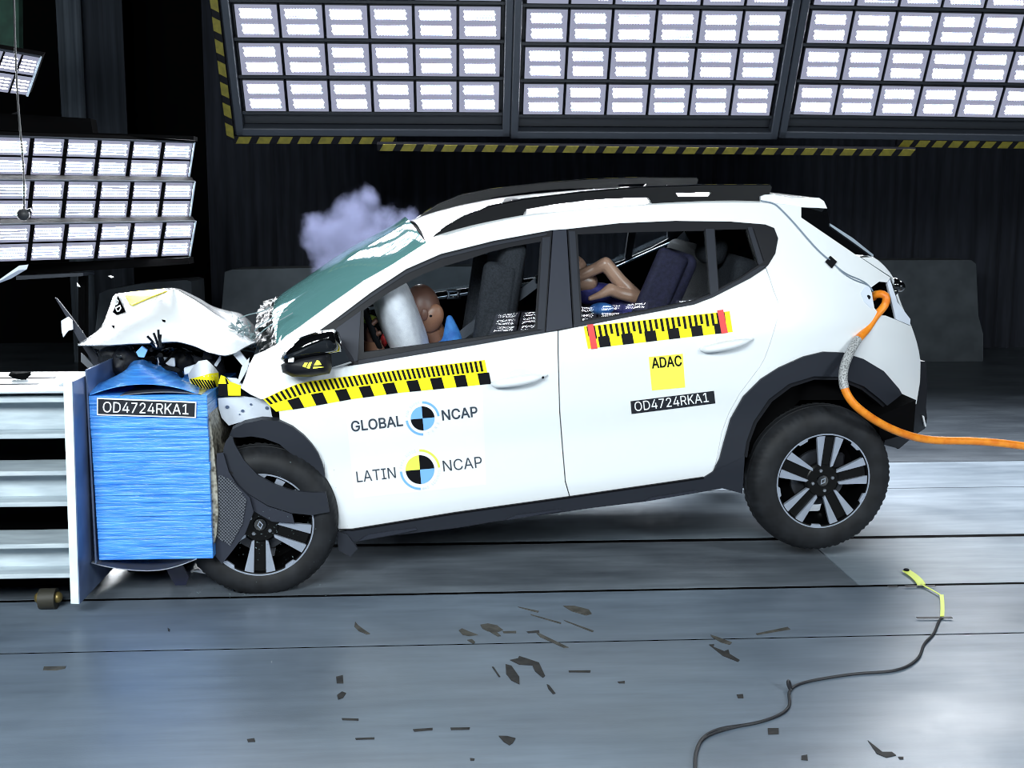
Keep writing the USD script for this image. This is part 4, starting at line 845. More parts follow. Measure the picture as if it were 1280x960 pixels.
# torn wing with its marking, inner wing
def bent(poly, wf, m, name, th=.006, step=5, **k):
    P, T, _ = fillpoly(poly, step, 3); w = wf(P[:, 0], P[:, 1]); F = pc(P, w); B = F + (0, th, 0); return co(name, closed(F, B, T), m, k.pop('parent', None), **k)
tw = lambda x, y: .06 + .00055 * (x - 256) ** 2 * .6 + .002 * np.maximum(0, 470 - y)
torn = bent([(235, 468), (241, 459), (248, 451.5), (258, 450), (262, 453), (268, 459), (273, 465.5), (274, 477), (272.5, 487), (268, 494), (254, 496), (245, 488), (237, 478)], tw, 'paint', 'torn_wing')
for k in range(9):
    x = 237 + 3.6 * k; q = [(x, 474 + .25 * k), (x + 2.0, 473.5 + .25 * k), (x + 9.5, 484 + .8 * k * .6), (x + 8, 486 + .5 * k)]
    q = [(min(a, 272), min(b, 492)) for a, b in q]
    if Polygon(q).is_valid and Polygon(q).area > 4: bent(q, lambda x, y: tw(x, y) - .003, 'ink' , 'torn_tape_mark', .002, parent=torn)
bent([(236.5, 474), (250, 470.5), (262, 467), (273, 465.8), (274, 478), (270, 490), (262, 492), (250, 486), (240, 480)], lambda x, y: tw(x, y) - .0015, 'yellow', 'torn_tape', .001, parent=torn)
wt = lambda x, y: .075 + 0 * x
tp = bent([(273, 479), (276, 469), (281, 471), (287, 477), (301, 482), (301, 494.5), (273, 494.5)], wt, 'yellow', 'wing_tape')
bent([(273, 480), (284, 480), (285, 494.4), (273, 494.4)], lambda x, y: wt(x, y) - .003, 'ink', 'wing_tape_square', .002, parent=tp); bent([(281, 472), (283.5, 474), (286, 480), (283, 480)], lambda x, y: wt(x, y) - .003, 'ink', 'wing_tape_square', .002, parent=tp)
bent([(284, 472), (296, 473), (304, 482), (301, 484), (288, 478)], lambda x, y: .11 + 0 * x, 'paint_soft', 'wing_flange')
iw = bent([(272.5, 498), (285, 496.5), (303, 495.5), (328, 498.5), (348, 500), (350.5, 526), (332, 522.5), (312, 524.5), (296, 529), (286, 532), (277, 522), (273.5, 511)], lambda x, y: .10 + .0008 * (y - 495), 'paint_soft', 'inner_wing')
for c, r in (((284, 509), 2.6), ((303.3, 513.7), 2.2), ((313.5, 505.5), 1.5), ((333.5, 510), 2.3), ((299.5, 518), 1.0)):
    bent([(c[0] + r * math.cos(t), c[1] + r * .8 * math.sin(t)) for t in np.linspace(0, 2 * math.pi, 14)[:-1]], lambda x, y: .094 + .0008 * (y - 495), 'plate_face', 'panel_hole', .003, 2, parent=iw)
bent([(291, 443), (299, 438.5), (312.5, 455), (305.5, 460)], lambda x, y: .22 + 0 * x, 'paint_soft', 'hinge_strut', .02)
bent([(302, 459), (307, 452), (312, 447), (309.5, 461), (303.5, 472), (299, 479.5), (297, 476)], lambda x, y: .10 + 0 * x, 'paint_soft', 'torn_edge', .01)
AF = [(286, 546), (290, 537), (305, 529.5), (327, 525), (350, 526.5), (366, 534), (380, 545), (390, 556), (397.5, 567), (403, 580), (406, 592), (408, 616.5), (399, 616.5), (391, 607), (382, 588), (366, 569), (349, 555), (330, 548), (314, 545.5), (300, 547)]
co('wheel_arch_trim', panel(AF, -.03, .07, edge=3), 'trim')
BT = [(287, 546), (282, 552), (279, 562), (280, 573), (285, 585), (295, 602), (310, 617), (335, 632), (365, 641.5), (390, 644), (412, 640), (410, 628), (407.5, 616), (390, 616), (365, 613.5), (345, 606.5), (323, 595), (305, 575.5), (293, 555), (291, 548)]
bent(BT, lambda x, y: -.085 + .00045 * np.maximum(0, 330 - x), 'trim', 'snapped_arch_trim', .02, label='snapped grey arch trim curling down across the front wheel')
bent([(279, 570), (285, 585), (295, 602), (310, 617.5), (335, 633), (365, 642.5), (368, 654), (340, 652), (312, 636), (290, 612), (279, 590)], lambda x, y: -.075 + .00045 * np.maximum(0, 330 - x), 'pillar', 'snapped_trim_lip', .02)
BC = [(271, 567), (279, 566), (286, 590), (296, 606), (312, 622), (317, 640), (306, 668), (291, 688), (277.5, 705), (266.5, 692), (267, 660), (269, 620)]
bcov = bent(BC, lambda x, y: -.10 + .0006 * np.maximum(0, 300 - x), 'pillar', 'bumper_fragment', .01, label='grey bumper fragment with a mesh grille hanging in front of the tyre')
gz = Polygon([(273, 593), (291, 601), (308, 624), (303, 655), (288, 682), (271, 672)]); lat_ = []
for d in range(-120, 220, 4):
    for sgn in (1, -1):
        a = np.array([262, 560 + d]) ; L = np.array([[262, 560 + d], [322, 560 + d + sgn * 60]])
        from shapely.geometry import LineString
        c = LineString(L).intersection(gz)
        for g in getattr(c, 'geoms', [c]):
            if g.length > 2: q = np.array(g.coords); lat_.append(tube(pc(np.linspace(q[0], q[1], 3), -.108 + .0006 * np.maximum(0, 300 - np.linspace(q[0, 0], q[1, 0], 3))), .0022, 4))
co('grille_mesh', join(*lat_), 'mesh', bcov, kind='stuff')
bent([(306, 571), (312, 576), (318, 586), (330, 588), (331, 596), (322, 597), (314, 588), (306, 577)], lambda x, y: .10 + 0 * x, 'paint', 'white_bracket', .006)
bent([(421, 664), (434, 668), (447, 686), (438, 696), (423, 688)], lambda x, y: .03 + 0 * x, 'trim', 'mud_flap', .03)
bent([(208, 712), (228, 708), (236, 722), (230, 737), (222, 735), (214, 724)], lambda x, y: .14 + 0 * x, 'blue_dark', 'splash_guard', .02)
bent([(238, 714), (262, 711), (264, 707), (270, 709), (269, 717), (255, 717)], lambda x, y: .10 + 0 * x, 'steel', 'torn_bracket', .01)
# engine bay innards
eb = co('engine_block', prism([(150, 440), (170, 428), (215, 430), (250, 440), (300, 446), (316, 448), (300, 480), (290, 500), (240, 498), (200, 485), (160, 470)], .62, 1.3), 'dark')
for c, r, w in (((146, 447), (.085, .06, .075), .42), ((155, 455), (.06, .06, .08), .38), ((141, 462), (.05, .05, .05), .45), ((190, 446), (.06, .05, .05), .55), ((225, 452), (.08, .05, .06), .5), ((262, 462), (.07, .06, .07), .42)):
    e = ellipsoid(pc([c], w)[0], r, sub=3); v = np.array(e.vertices); v += (meshkit.fbm(v * 14, 3, 5)[:, None] - .5) * .05; co('engine_part', trimesh.Trimesh(v, e.faces, process=False), 'black', eb, smooth=25)
for k in range(16):
    x0 = RNG.uniform(150, 270); y0 = 434 + RNG.uniform(0, 26); pts = [(x0, y0)]
    for q in range(3): pts.append((pts[-1][0] + RNG.uniform(-16, 24), min(486, max(432, pts[-1][1] + RNG.uniform(-10, 16)))))
    w0 = RNG.uniform(.3, .55); co('hose', tube(spline(pc(pts, [w0, w0 + .05, w0 - .03, w0 + .04]), 16), RNG.uniform(.004, .013), 8), RNG.choice(['black', 'dark', 'gloss', 'steel', 'cabin']), eb, smooth=40)
for k in range(22):
    x, y = RNG.uniform(140, 285), RNG.uniform(436, 484); w = RNG.uniform(.28, .5); s = RNG.uniform(.012, .04)
    co('bracket', obox(pc([(x, y)], w)[0], NPR.randn(3) * .3 + (1, 0, 0), (0, 1, 0), (0, 0, 1), s * 2, s * .5, s, .003), RNG.choice(['black', 'black', 'steel', 'gloss', 'paint_soft', 'cabin']), eb, smooth=False)
bent([(170, 440), (177, 433), (184, 438), (180, 447), (173, 446)], lambda x, y: .2 + 0 * x, 'sky_ink', 'pale_blue_clip', .02)
tf = join(*[tube(pc([(184 + dx, 420 + dy), (190 + dx * .6, 426 + dy * .8), (196 + dx * .3, 434)], .12), .006, 6) for dx, dy in ((0, 0), (8, -4), (14, -8), (4, 8), (17, -2))])
co('snapped_bracket', tf, 'gloss')
# crumpled windscreen foot
sh = []
for k in range(120):
    x = RNG.uniform(289, 342); y = 398 + (x - 289) * .62 + RNG.uniform(-3, 17) * (1 - abs(x - 318) / 60); w = .38 + RNG.uniform(-.1, .25); c = pc([(x, y)], w)[0]
    a = NPR.randn(3, 3) * RNG.uniform(.006, .02); sh.append(closed(c + a, c + a + (0, .002, .001), np.array([[0, 1, 2]])))
co('shattered_glass', join(*sh), 'crumbs', ws, smooth=False, kind='stuff')
for pts in ([(300, 398), (312, 393), (325, 390), (337, 384)], [(299, 400), (304, 410), (309, 420)], [(318, 414), (332, 402), (345, 395), (360, 387)], [(322, 420), (336, 408), (352, 399), (366, 391)], [(305, 433), (313, 434), (319, 438)], [(296, 437), (306, 438), (318, 440)]):
    co('glass_fold', tube(spline(pc(pts, .40 if pts[0][0] < 316 else .22), 10), .0028, 6), 'crumbs', ws, smooth=40)
# sensor wire on the flank
co('sensor_wire', tube(spline(ps([(951, 251), (960, 252.5), (968, 255), (976, 261.5), (990, 276), (1010, 299), (1025, 315), (1037, 325)], -.006), 40), .0042, 6), 'sensor')
for o in (0, 2.5): co('sensor_wire', tube(spline(ps([(1044, 331), (1052, 338 + o * .6), (1062, 344 + o), (1078, 351 + o), (1087, 358), (1091, 364)], -.006), 24), .0028, 6), 'sensor')
co('wire_patch', panel([(1032, 327.5), (1038.5, 320), (1046.5, 327), (1040, 335.5)], -.010, .008, edge=3), 'ink')

# ================================================================== DUMMIES
def from_px(px, w): return cw(pc([px], w)[0])
d1 = thing('crash_dummy', 'brown vinyl crash test dummy in blue shirt, its head buried in the driver airbag', 'crash test dummy', loc=from_px((585, 470), .46))
W_ = .46
hd = pc([(528, 388)], W_)[0]; hax = pc([(512, 356)], W_)[0] - pc([(545, 424)], W_)[0]; hax /= np.linalg.norm(hax); hn = np.cross(hax, [0, 1, 0]); hn /= np.linalg.norm(hn)
J = lambda px, w, r: (pc([px], w)[0], r)
fig = [[J((548, 432), W_, .058), J((540, 412), W_, .06)], [J((552, 440), W_, .075), J((572, 462), W_, .13), J((590, 500), W_, .15), J((596, 540), W_, .15)],
       [J((556, 452), W_ - .19, .06), J((520, 478), W_ - .24, .05), J((480, 452), W_ - .16, .038), J((468, 432), W_ - .14, .034)], [J((556, 452), W_ + .19, .06), J((520, 478), W_ + .24, .05), J((478, 450), W_ + .16, .038)],
       [J((596, 545), W_ - .1, .10), J((500, 520), W_ - .12, .075), J((470, 590), W_ - .12, .055)], [J((596, 545), W_ + .1, .10), J((500, 520), W_ + .12, .075), J((470, 590), W_ + .12, .055)], [J((556, 452), W_ - .19, .06), J((556, 452), W_ + .19, .06)]]
FRAME_C = lambda m: trimesh.Trimesh(cw(V(m)[0]), V(m)[1], process=False)
obj('body', FRAME_C(body(fig, .03, 6)), 'skin', d1, smooth=True)
hv = trimesh.creation.icosphere(4); v = np.array(hv.vertices); v = v * (.092, .078, .125); v[:, 0] += .02 * (v[:, 2] / .125); Rh = np.stack([hn * np.sign(hn[0]) , [0, 1, 0], hax], 1)
Hd = obj('head', FRAME_C(trimesh.Trimesh(v @ Rh.T + hd, hv.faces, process=False)), 'skin_dark', d1, smooth=True)
capc = pc([(541, 398)], W_ - .058)[0]
obj('skull_cap', FRAME_C(ellipsoid(capc, (.050, .026, .072), np.stack([np.array([.94, 0, -.34]), [0, 1, 0], np.array([.34, 0, .94])], 1))), 'skin', Hd, smooth=True, label='lighter oval skull cap with a bolt hole')
obj('bolt_hole', FRAME_C(ellipsoid(pc([(538.5, 395)], W_ - .083)[0], (.007, .004, .006), sub=2)), 'ink', Hd)
nf = -Rh[:, 0]   # face side, turned into the airbag
obj('nose', FRAME_C(ellipsoid(hd + nf * .098 - hax * .01, (.02, .014, .025), sub=2)), 'skin_dark', Hd); 
for s in (-1, 1): obj('ear', FRAME_C(ellipsoid(hd + np.array([0, s * .077, 0]) - hax * .01, (.018, .01, .03), sub=2)), 'skin_dark', Hd)
ft = body([[J((553, 443), W_, .085), J((575, 465), W_, .14), J((592, 502), W_, .165)], [J((553, 446), W_ - .19, .075), J((553, 446), W_ + .19, .075)], [J((562, 398), W_ - .14, .016), J((566, 425), W_ - .15, .05), J((560, 450), W_ - .15, .06)]], .03, 5)
obj('shirt', FRAME_C(ft), 'shirt', d1, smooth=True)
hnd = [[J((466, 430), W_ - .14, .034), J((464, 416), W_ - .14, .033)]]
for k, dy in enumerate((-.03, -.012, .006, .024)): 
    a = pc([(464, 414)], W_ - .14)[0] + (0, dy, 0); hnd.append([(a, .012), (a + (-.005, 0, .03), .011), (a + (.02, 0, .05), .010)])
a = pc([(466, 420)], W_ - .17)[0]; hnd.append([(a, .013), (a + (.03, -.01, .015), .011)])
obj('hand', FRAME_C(body(hnd, .012, 4)), 'skin_dark', d1, smooth=True)
cf = tube(pc([(465.5, 440), (465, 426)], W_ - .14), .045, 16); obj('wrist_cuff', FRAME_C(cf), 'skin', d1, smooth=40, label='orange brown forearm sleeve')
obj('wrist_tape', FRAME_C(tube(pc([(460, 404), (463, 394)], W_ - .10), [.034, .03], 14)), 'lime_ink', d1, smooth=40, label='pale green tape on the forearm')
obj('red_marker', FRAME_C(ellipsoid(pc([(481, 424)], W_ - .02)[0], (.022, .02, .05), np.stack([[.9, 0, -.42], [0, 1, 0], [.42, 0, .9]], 1), 2)), 'red', d1, smooth=True)
cs_ = thing('child_restraint', 'dark purple child seat strapped to the rear bench', 'child seat', loc=from_px((800, 440), .5))
obj('shell', FRAME_C(seat_pad(pc([(826, 372)], .5)[0], .50, 0, .42, .10, math.radians(62) + PITCHC)), 'seatblue', cs_, smooth=40)
for s in (-.2, .2): obj('side_wing', FRAME_C(seat_pad(pc([(820, 370)], .5 + s)[0], .46, 0, .06, .16, math.radians(62) + PITCHC, .03)), 'seatblue', cs_, smooth=40)
obj('base', FRAME_C(seat_pad(pc([(790, 412)], .5)[0], .40, 0, .40, .12, PITCHC + .1)), 'seatblue', cs_, smooth=40)
d2 = thing('child_dummy', 'tan child crash dummy in purple clothes thrown forward in the rear seat', 'crash test dummy', loc=from_px((790, 420), .42))
w2 = .40
obj('body', FRAME_C(body([[J((797, 374), w2, .040), J((775, 352), w2, .036), J((757, 330), w2, .034), J((745, 336), w2 + .02, .030), J((722, 346), w2 + .04, .028)],
                          [J((797, 372), w2 - .02, .034), J((772, 366), w2 - .04, .030), J((763, 362), w2 - .05, .030), J((752, 368), w2 - .06, .020), J((738, 373), w2 - .07, .012)],
                          [J((735, 352), w2 + .10, .05), J((722, 350), w2 + .10, .055)]], .016, 6)), 'skin_child', d2, smooth=True)
obj('clothes', FRAME_C(body([[J((800, 378), w2 + .02, .045), J((812, 376), w2 + .06, .05), J((800, 392), w2 + .06, .09)], [J((735, 366), w2 + .12, .06), J((756, 366), w2 + .13, .05), J((800, 392), w2 + .08, .08)]], .03, 6)), 'shirt_child', d2, smooth=True)
obj('head', FRAME_C(ellipsoid(pc([(716, 340)], w2 + .12)[0], (.075, .07, .085))), 'skin_child', d2, smooth=True)
obj('blue_cuff', FRAME_C(ellipsoid(pc([(752, 386)], w2 - .03)[0], (.06, .05, .03), sub=3)), 'shirt', d2, smooth=True)
obj('silver_buckle', FRAME_C(obox(pc([(757, 330)], .62)[0], (1, 0, .12), (0, 1, 0), (0, 0, 1), .09, .03, .012)), 'chrome', d2)

# ================================================================== BARRIER AND TROLLEY
def X_(px, Y): return at([(px, 500)], Y)[0][0]
def Zp(py, Y, px=90): return at([(px, py)], Y)[0][2]
yn = -.2
bb = thing('barrier_block', 'blue foil wrapped crash barrier block with a black number label, crushed by the car', 'crash barrier', loc=at([(185, 700)], .5)[0])
edges = np.linspace(494, 699.5, 16); e2 = edges + np.r_[0, NPR.uniform(-2.5, 2.5, 14), 0]
for k in range(15):
    z1, z0 = Zp(e2[k], yn, 185), Zp(e2[k + 1], yn, 185); f = (e2[k] - 494) / 206; dx = NPR.uniform(-.002, .002); dy = NPR.uniform(-.0025, .0025)
    obj('foil_band', cbox(X_(110.8 + 3 * f, yn), X_(259, yn) + dx, yn + dy, yn + 1.0, z0 + .0004, z1 - .0004, .002), 'foil', bb)
def labelbox(px, Y0, Y1, m, parent, name): return obj(name, wprism(px, Y0, Y1, 30), m, parent)
lb = labelbox([(121, 497.3), (245.3, 502.3), (244.8, 522.5), (121, 519)], yn - .012, yn - .004, 'white_film', bb, 'number_label')
labelbox([(122.4, 498.8), (243.8, 503.8), (243.3, 521), (122.4, 517.5)], yn - .0135, yn - .011, 'plate_ink', lb, 'label_field')
lettering('OD4724RKA1', (128.5, 515.2), 107, 13, math.radians(-1.6), 'white_film', lb, 0, surf=lambda px: at(px, yn - .0155))
# foil hood over the block, raised in front
def hood_sheet():
    fr = spline([(112, 493), (128, 487.5), (150, 482), (180, 479.5), (212, 482), (236, 488), (251, 493.5)], 30)
    rg = spline([(114, 487), (140, 478.5), (152, 469), (160, 459), (166, 451.5), (172, 450), (180, 453), (200, 463.5), (222, 477), (240, 487), (252, 493)], 30)
    a, b = at(fr, yn), at(rg, yn + .34); mid = (a + b) / 2 + np.array([0, 0, .03])
    c = b.copy(); c[:, 1] = yn + .95; c[:, 2] = Zp(494, yn) + .02 + (b[:, 2] - b[:, 2].min()) * .2
    P = [a + (mid - a) * q * 2 if q < .5 else mid + (b - mid) * (q - .5) * 2 for q in np.linspace(0, 1, 9)] + [b + (c - b) * q for q in np.linspace(.1, 1, 8)]
    return grid(np.array(P), .004, (0, 0, -1))
obj('foil_hood', hood_sheet(), 'foil', bb, smooth=50)
obj('hollow', wprism([(118, 493), (130, 489), (150, 484), (180, 482), (210, 484), (234, 489), (246, 494)], yn + .30, yn + .34), 'dark', bb)
def arcplate(pts, Y0, Y1, th=.004): 
    p = at(spline(pts, 20), Y0); q = p.copy(); q[:, 1] = Y1; return grid(np.array([p + (q - p) * t for t in np.linspace(0, 1, 4)]), th, (0, 0, -1))
obj('top_sheet', arcplate([(150, 494), (170, 491.5), (205, 489.5), (252, 493)], yn - .0, yn + .3), 'aluminium', bb, smooth=60)
obj('bottom_sheet', arcplate([(114, 703), (140, 709), (170, 712.5), (200, 712), (222, 707), (246, 698)], yn - .01, yn + .9), 'aluminium', bb, smooth=60)
obj('honeycomb_core', wprism([(258, 506), (262, 520), (266, 550), (269, 580), (271.5, 610), (272.5, 640), (270.5, 668), (266, 686), (258, 698)], yn + .03, yn + .95, 8), 'honey', bb, label='crushed tan honeycomb bulging out of the struck face')
obj('struck_face', wprism([(258, 503), (262, 508), (268, 545), (272, 580), (274, 620), (274.5, 645), (272, 675), (266, 690), (271, 668), (273, 640), (272, 610), (269.5, 580), (266.5, 550), (262.5, 520)], yn + .10, yn + .95, 8), 'aluminium', bb)
tr = thing('barrier_trolley', 'white steel beam trolley with end plate carrying the blue barrier block', 'trolley', loc=at([(40, 755)], .3)[0])
pl_ = obj('end_plate', wprism([(79, 478.5), (90, 477), (98.5, 755), (88.5, 754.5)], -.36, .85, 30), 'plate_edge', tr)
def plate_side_tint():
    a = at([(90.2, 477.3), (98.7, 754.8)], -.359); d = np.array([0, 1.245, 0]); P = np.array([[a[0], a[0] + d], [a[1], a[1] + d]]); return grid(P, .004, (1, 0, 0))
obj('plate_side_tint', plate_side_tint(), 'plate_face', pl_, label='side of the end plate, its bluish reflection painted as blue grey')  # blue grey sheet paints in the bluish reflection on this face
mp = obj('mounting_plate', cbox(X_(108, yn), X_(110.2, yn), yn + .0, yn + 1.0, Zp(706, yn), Zp(468, yn + .3) + .06, .003), 'plate_face', tr)
obj('bracket_plate', wprism([(106, 497), (107, 478), (150, 461.5), (160, 466), (150, 478), (125, 494)], yn + .46, yn + .48, 20), 'plate_face', tr)
for p in ((117, 479), (132, 473), (136.5, 476)): obj('bolt', ellipsoid(at([p], yn + .455)[0], (.011, .008, .012), sub=2), 'alu_edge', tr)
YT = -.34
xl, xr = X_(-110, YT), X_(80, YT)
def ibeam(yt, yb):
    zt, zb, th = Zp(yt, YT), Zp(yb, YT), .02
    m = join(cbox(xl, xr, YT, YT + .24, zt - th, zt, .003), cbox(xl, xr, YT, YT + .24, zb, zb + th, .003), cbox(xl, xr, YT + .108, YT + .132, zb + th, zt - th, .002))
    return obj('beam', m, 'beam', tr)
ibeam(497, 548); ibeam(588.5, 633); ibeam(679.5, 722.5)
zd = Zp(489, YT)
dk = obj('deck', cbox(xl, xr, YT, .30, Zp(497, YT) + .018, zd, .003), 'beam', tr)
for y0, y1, xe in ((-.13, -.105, 48), (.07, .10, 70)): obj('deck_slot', cbox(xl, X_(xe, y0), y0, y1, zd - .004, zd + .001, .0004), 'dark', dk)
obj('gusset', fix(closed(*[at([(64, 487), (79, 478), (79, 487)], y) for y in (-.17, -.15)], np.array([[0, 1, 2]]))), 'beam', tr)
obj('core_box', cbox(xl, xr - .05, .05, .35, .02, Zp(500, YT), .01), 'dark', tr)
obj('under_block_shade', cbox(xr + .06, X_(232, .4), .25, .7, .015, Zp(712, .25), .01), 'dark', tr)  # dark box added for the shadow under the barrier block
cst = obj('castor', shift(trimesh.creation.cylinder(.045, .07, sections=32, transform=trimesh.transformations.rotation_matrix(math.pi / 2, (0, 1, 0))), at([(60.5, 745)], -.22)[0] * (1, 1, 0) + (0, 0, .046)), 'wheelbrown', tr, smooth=40)
for s in (-1, 1): obj('castor_hub', shift(ellipsoid((0, 0, 0), (.02, .025, .025), sub=2), at([(60.5, 745)], -.22)[0] * (1, 1, 0) + (s * .04, 0, .05)), 'brass', cst, smooth=True)
obj('castor_fork', cbox(X_(47, -.2), X_(75, -.2), -.16, -.11, .09, Zp(722, YT), .004), 'dark', tr)
fr_ = thing('trim_fragment', 'bent silver grey trim strip flung up behind the trolley', 'car debris', loc=at([(100, 460)], .55)[0])
def flat_w(px, Y, th, name, m, parent): return obj(name, wprism(px, Y, Y + th, 10), m, parent)
flat_w([(68.5, 372), (71, 373), (86, 392), (103, 415), (128, 455), (120, 459), (98, 425), (84, 398)], .55, .012, 'strip', 'pillar', fr_)
flat_w([(76.5, 401), (85, 396), (90, 400.5), (90.8, 412), (85, 413.5), (79, 421.5), (77, 414)], .52, .01, 'tab', 'paint_soft', fr_)
flat_w([(101, 441), (107, 446), (118, 458), (112, 462), (101, 452)], .58, .01, 'tab', 'mesh', fr_)
flat_w([(109, 433), (127, 438), (131, 450), (127, 457), (119, 447)], .62, .01, 'tab', 'pillar', fr_)
dbl = thing('plastic_fragment', 'black plastic fragment lying on the trolley deck', 'car debris', loc=at([(20, 480)], .1)[0])
v = NPR.rand(24, 3) * (.10, .08, .035); hh = trimesh.convex.convex_hull(v + at([(7, 480)], .0)[0] * (1, 1, 0) + (0, 0, zd))
obj('lump', hh, 'dark', dbl); obj('prong', tube([at([(20, 477)], .02)[0] * (1, 1, 0) + (0, 0, zd + .012), at([(33, 478)], .02)[0] * (1, 1, 0) + (0, 0, zd + .008)], .008, 6), 'dark', dbl)
def chip(label, px, Y, m): return obj('flying_chip', wprism(px, Y, Y + .008, 6), m, label=label, cat='car debris')
chip('white curved chip in the air above the bonnet', [(135, 345), (138, 344.5), (142, 346.5), (139, 347.5)], .9, 'paint')
chip('small white triangular chip in the air below the lamp rows', [(96, 353.5), (100, 358.5), (96.5, 358)], .9, 'paint')
crm = []
for k in range(420):
    if k < 260: x, y = RNG.gauss(335, 34), RNG.gauss(655, 34); p = pc([(x, y)], RNG.uniform(-.08, -.03))[0]; p = cw(p)
    else: p = on_floor([(RNG.uniform(115, 420), RNG.uniform(715, 748))])[0] + (0, 0, .003)
    a = NPR.randn(4, 3) * RNG.uniform(.0008, .0022); crm.append(trimesh.convex.convex_hull(p + a))
obj('glass_spray', join(*crm), 'crumbs', label='fine white glass specks flying around the front wheel', cat='glass specks', kind='stuff')

# ================================================================== CABLES
oc = thing('umbilical_cable', 'thick orange cable from the tail lamp opening, looping down and off to the right', 'cable', loc=from_px((1104, 372), .3))
pxs = [(1091, 372), (1100, 367.5), (1107, 370), (1107, 379), (1098, 391), (1084, 411), (1071, 426), (1060, 446), (1054, 467), (1054.5, 480), (1062, 498), (1079, 515), (1102, 530), (1132, 543), (1165, 550), (1200, 551), (1240, 553), (1310, 563)]
ws_ = [.26, .22, .20, .20, .19, .15, .08, .02, -.04, -.06, -.08, -.08, -.05, .0, .05, .08, .1, .12]
cp = np.array([from_px(p, w) for p, w in zip(pxs, ws_)]); cp = spline(cp, 130)
dd = np.array([np.argmin(np.linalg.norm(cp - from_px(p, w), axis=1)) for p, w in (((1071, 426), .08), ((1054.5, 480), -.06))])
obj('orange_sheath', tube(cp[:dd[0] + 1], .0195, 14), 'orange', oc, smooth=40); obj('braided_sleeve', tube(cp[dd[0] - 1:dd[1] + 2], .0215, 14), 'braid', oc, smooth=40); obj('orange_sheath', tube(cp[dd[1]:], .0195, 14), 'orange', oc, smooth=40)
obj('thin_lead', tube(spline([from_px(p, w) for p, w in (((1102, 392), .19), ((1092, 404), .16), ((1080, 420), .11), ((1074, 428), .08))], 14), .005, 6), 'cable', oc)
Z2p = lambda *p: on_floor(zz_(840, 690, 2.909, p), .006)
fc = thing('floor_cable', 'thin black cable snaking over the floor with its end taped yellow', 'cable', loc=on_floor([(1178, 770)])[0])
obj('cable_run', tube(spline(Z2p((982, 236), (965, 265), (945, 305), (917, 335), (905, 368), (873, 405), (800, 432), (700, 440), (550, 460), (470, 478), (428, 505), (428, 545), (410, 580), (360, 605), (270, 628), (180, 642), (120, 670), (92, 710), (83, 760), (86, 830)), 120), .0055, 8), 'cable', fc, smooth=40)
obj('cable_run', tube(spline(Z2p((300, 622), (230, 637), (165, 655), (118, 678), (94, 715), (86, 765), (92, 830)), 50), .004, 8), 'cable', fc, smooth=40)
obj('knot', tube(spline(Z2p((432, 500), (422, 488), (424, 500), (434, 505)) + np.array([[0, 0, .002], [0, 0, .02], [0, 0, .012], [0, 0, 0]]), 14), .006, 6), 'cable', fc)
obj('yellow_tape', ribbon(spline(Z2p((850, 70), (880, 90), (907, 122)) + (0, 0, .004), 10), (1, .3, 0), .045, .002), 'lime_ink', fc); obj('yellow_tape', ribbon(spline(Z2p((905, 120), (940, 138), (980, 162)) + (0, 0, .004), 10), (.3, 1, 0), .02, .002), 'lime_ink', fc); obj('yellow_tape', ribbon(spline(Z2p((980, 160), (983, 200), (982, 238)) + (0, 0, .006), 10), (1, 0, 0), .018, .002), 'lime_ink', fc)
for a, b in (((785, 127), (820, 127)), ((848, 126), (957, 125)), ((890, 241), (1018, 240))): obj('black_tape', ribbon(np.linspace(*Z2p(a, b), 4) + (0, 0, .003), (0, 1, 0), .016, .002), 'cable', fc)
obj('tape_end', ellipsoid(Z2p((852, 71))[0] + (0, 0, .008), (.014, .014, .008), sub=2), 'ink', fc)

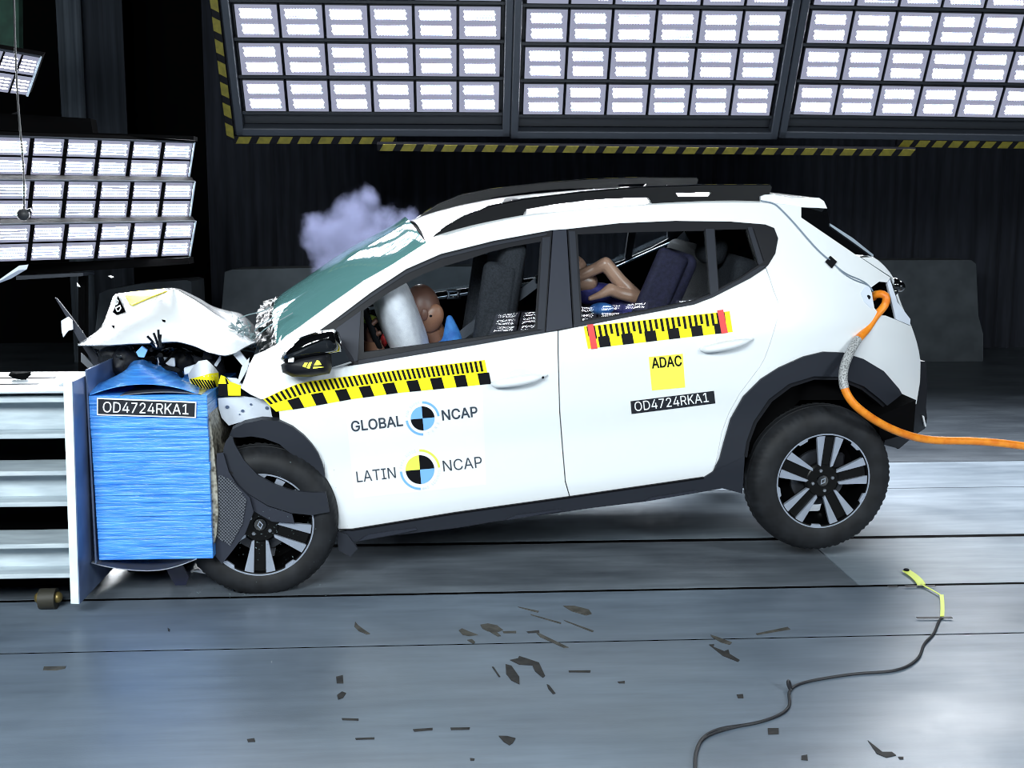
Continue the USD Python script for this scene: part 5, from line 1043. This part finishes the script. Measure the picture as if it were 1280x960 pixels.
# ================================================================== SMOKE
sc = at([(445, 305)], 1.75)[0]
def vm(px, r): return tuple(at([px], 1.75)[0]), r
puffs = [vm((432, 300), .30), vm((468, 298), .28), vm((408, 297), .22), vm((445, 272), .22), vm((420, 328), .24), vm((492, 290), .19), vm((512, 276), .14), vm((461, 247), .10), vm((392, 284), .15)]
nd = {'g': ('geometry', {}), 'n': ('noise_texture', {'scale': 7.0, 'detail': 5, 'roughness': .62}), 'n2': ('vector_math', {'vector_math_type': 'add'}) } if False else {'g': ('geometry', {}), 'n': ('noise_texture', {'scale': 6.0, 'detail': 6, 'roughness': .62})}
ln = [('g.position', 'n.vector')]; prev = None
for k, (c, r) in enumerate(puffs):
    nd[f'd{k}'] = ('vector_math', {'math_type': 'distance', 'vector2': c}); ln.append(('g.position', f'd{k}.vector1'))
    nd[f'm{k}'] = ('map_range', {'from_min': 0.0, 'from_max': r, 'to_min': 1.0, 'to_max': 0.0, 'clamp': True}); ln.append((f'd{k}.value', f'm{k}.value'))
    if prev is None: prev = f'm{k}.result'
    else:
        nd[f'x{k}'] = ('math', {'math_type': 'smoothmax', 'value3': .25}); ln += [(prev, f'x{k}.value1'), (f'm{k}.result', f'x{k}.value2')]; prev = f'x{k}.value'
nd['nr'] = ('map_range', {'from_min': .3, 'from_max': .7, 'to_min': .12, 'to_max': .62}); ln.append(('n.fac', 'nr.value'))
nd['s'] = ('math', {'math_type': 'subtract'}); ln += [(prev, 's.value1'), ('nr.result', 's.value2')]
nd['dm'] = ('math', {'math_type': 'multiply', 'value2': 13.0, 'use_clamp': False}); nd['mx'] = ('math', {'math_type': 'maximum', 'value2': 0.0}); ln += [('s.value', 'mx.value1'), ('mx.value', 'dm.value1')]
nd['v'] = ('principled_volume', {'color': (.48, .52, .84), 'anisotropy': .1}); ln.append(('dm.value', 'v.density'))
M['smoke'] = mat('smoke', nd, ln, surface=None, volume='v.volume')
ctr = np.array([c for c, r in puffs]); dom = [ellipsoid(np.array(c), (r * 1.02,) * 3, sub=2) for c, r in puffs]
mm = manifold3d.Manifold.batch_boolean([manifold3d.Manifold.sphere(r * 1.0, 24).translate(list(map(float, c))) for c, r in puffs], manifold3d.OpType.Add)
obj('smoke_cloud', mm, 'smoke', label='pale lavender smoke puff rising behind the windscreen', cat='smoke', kind='stuff')
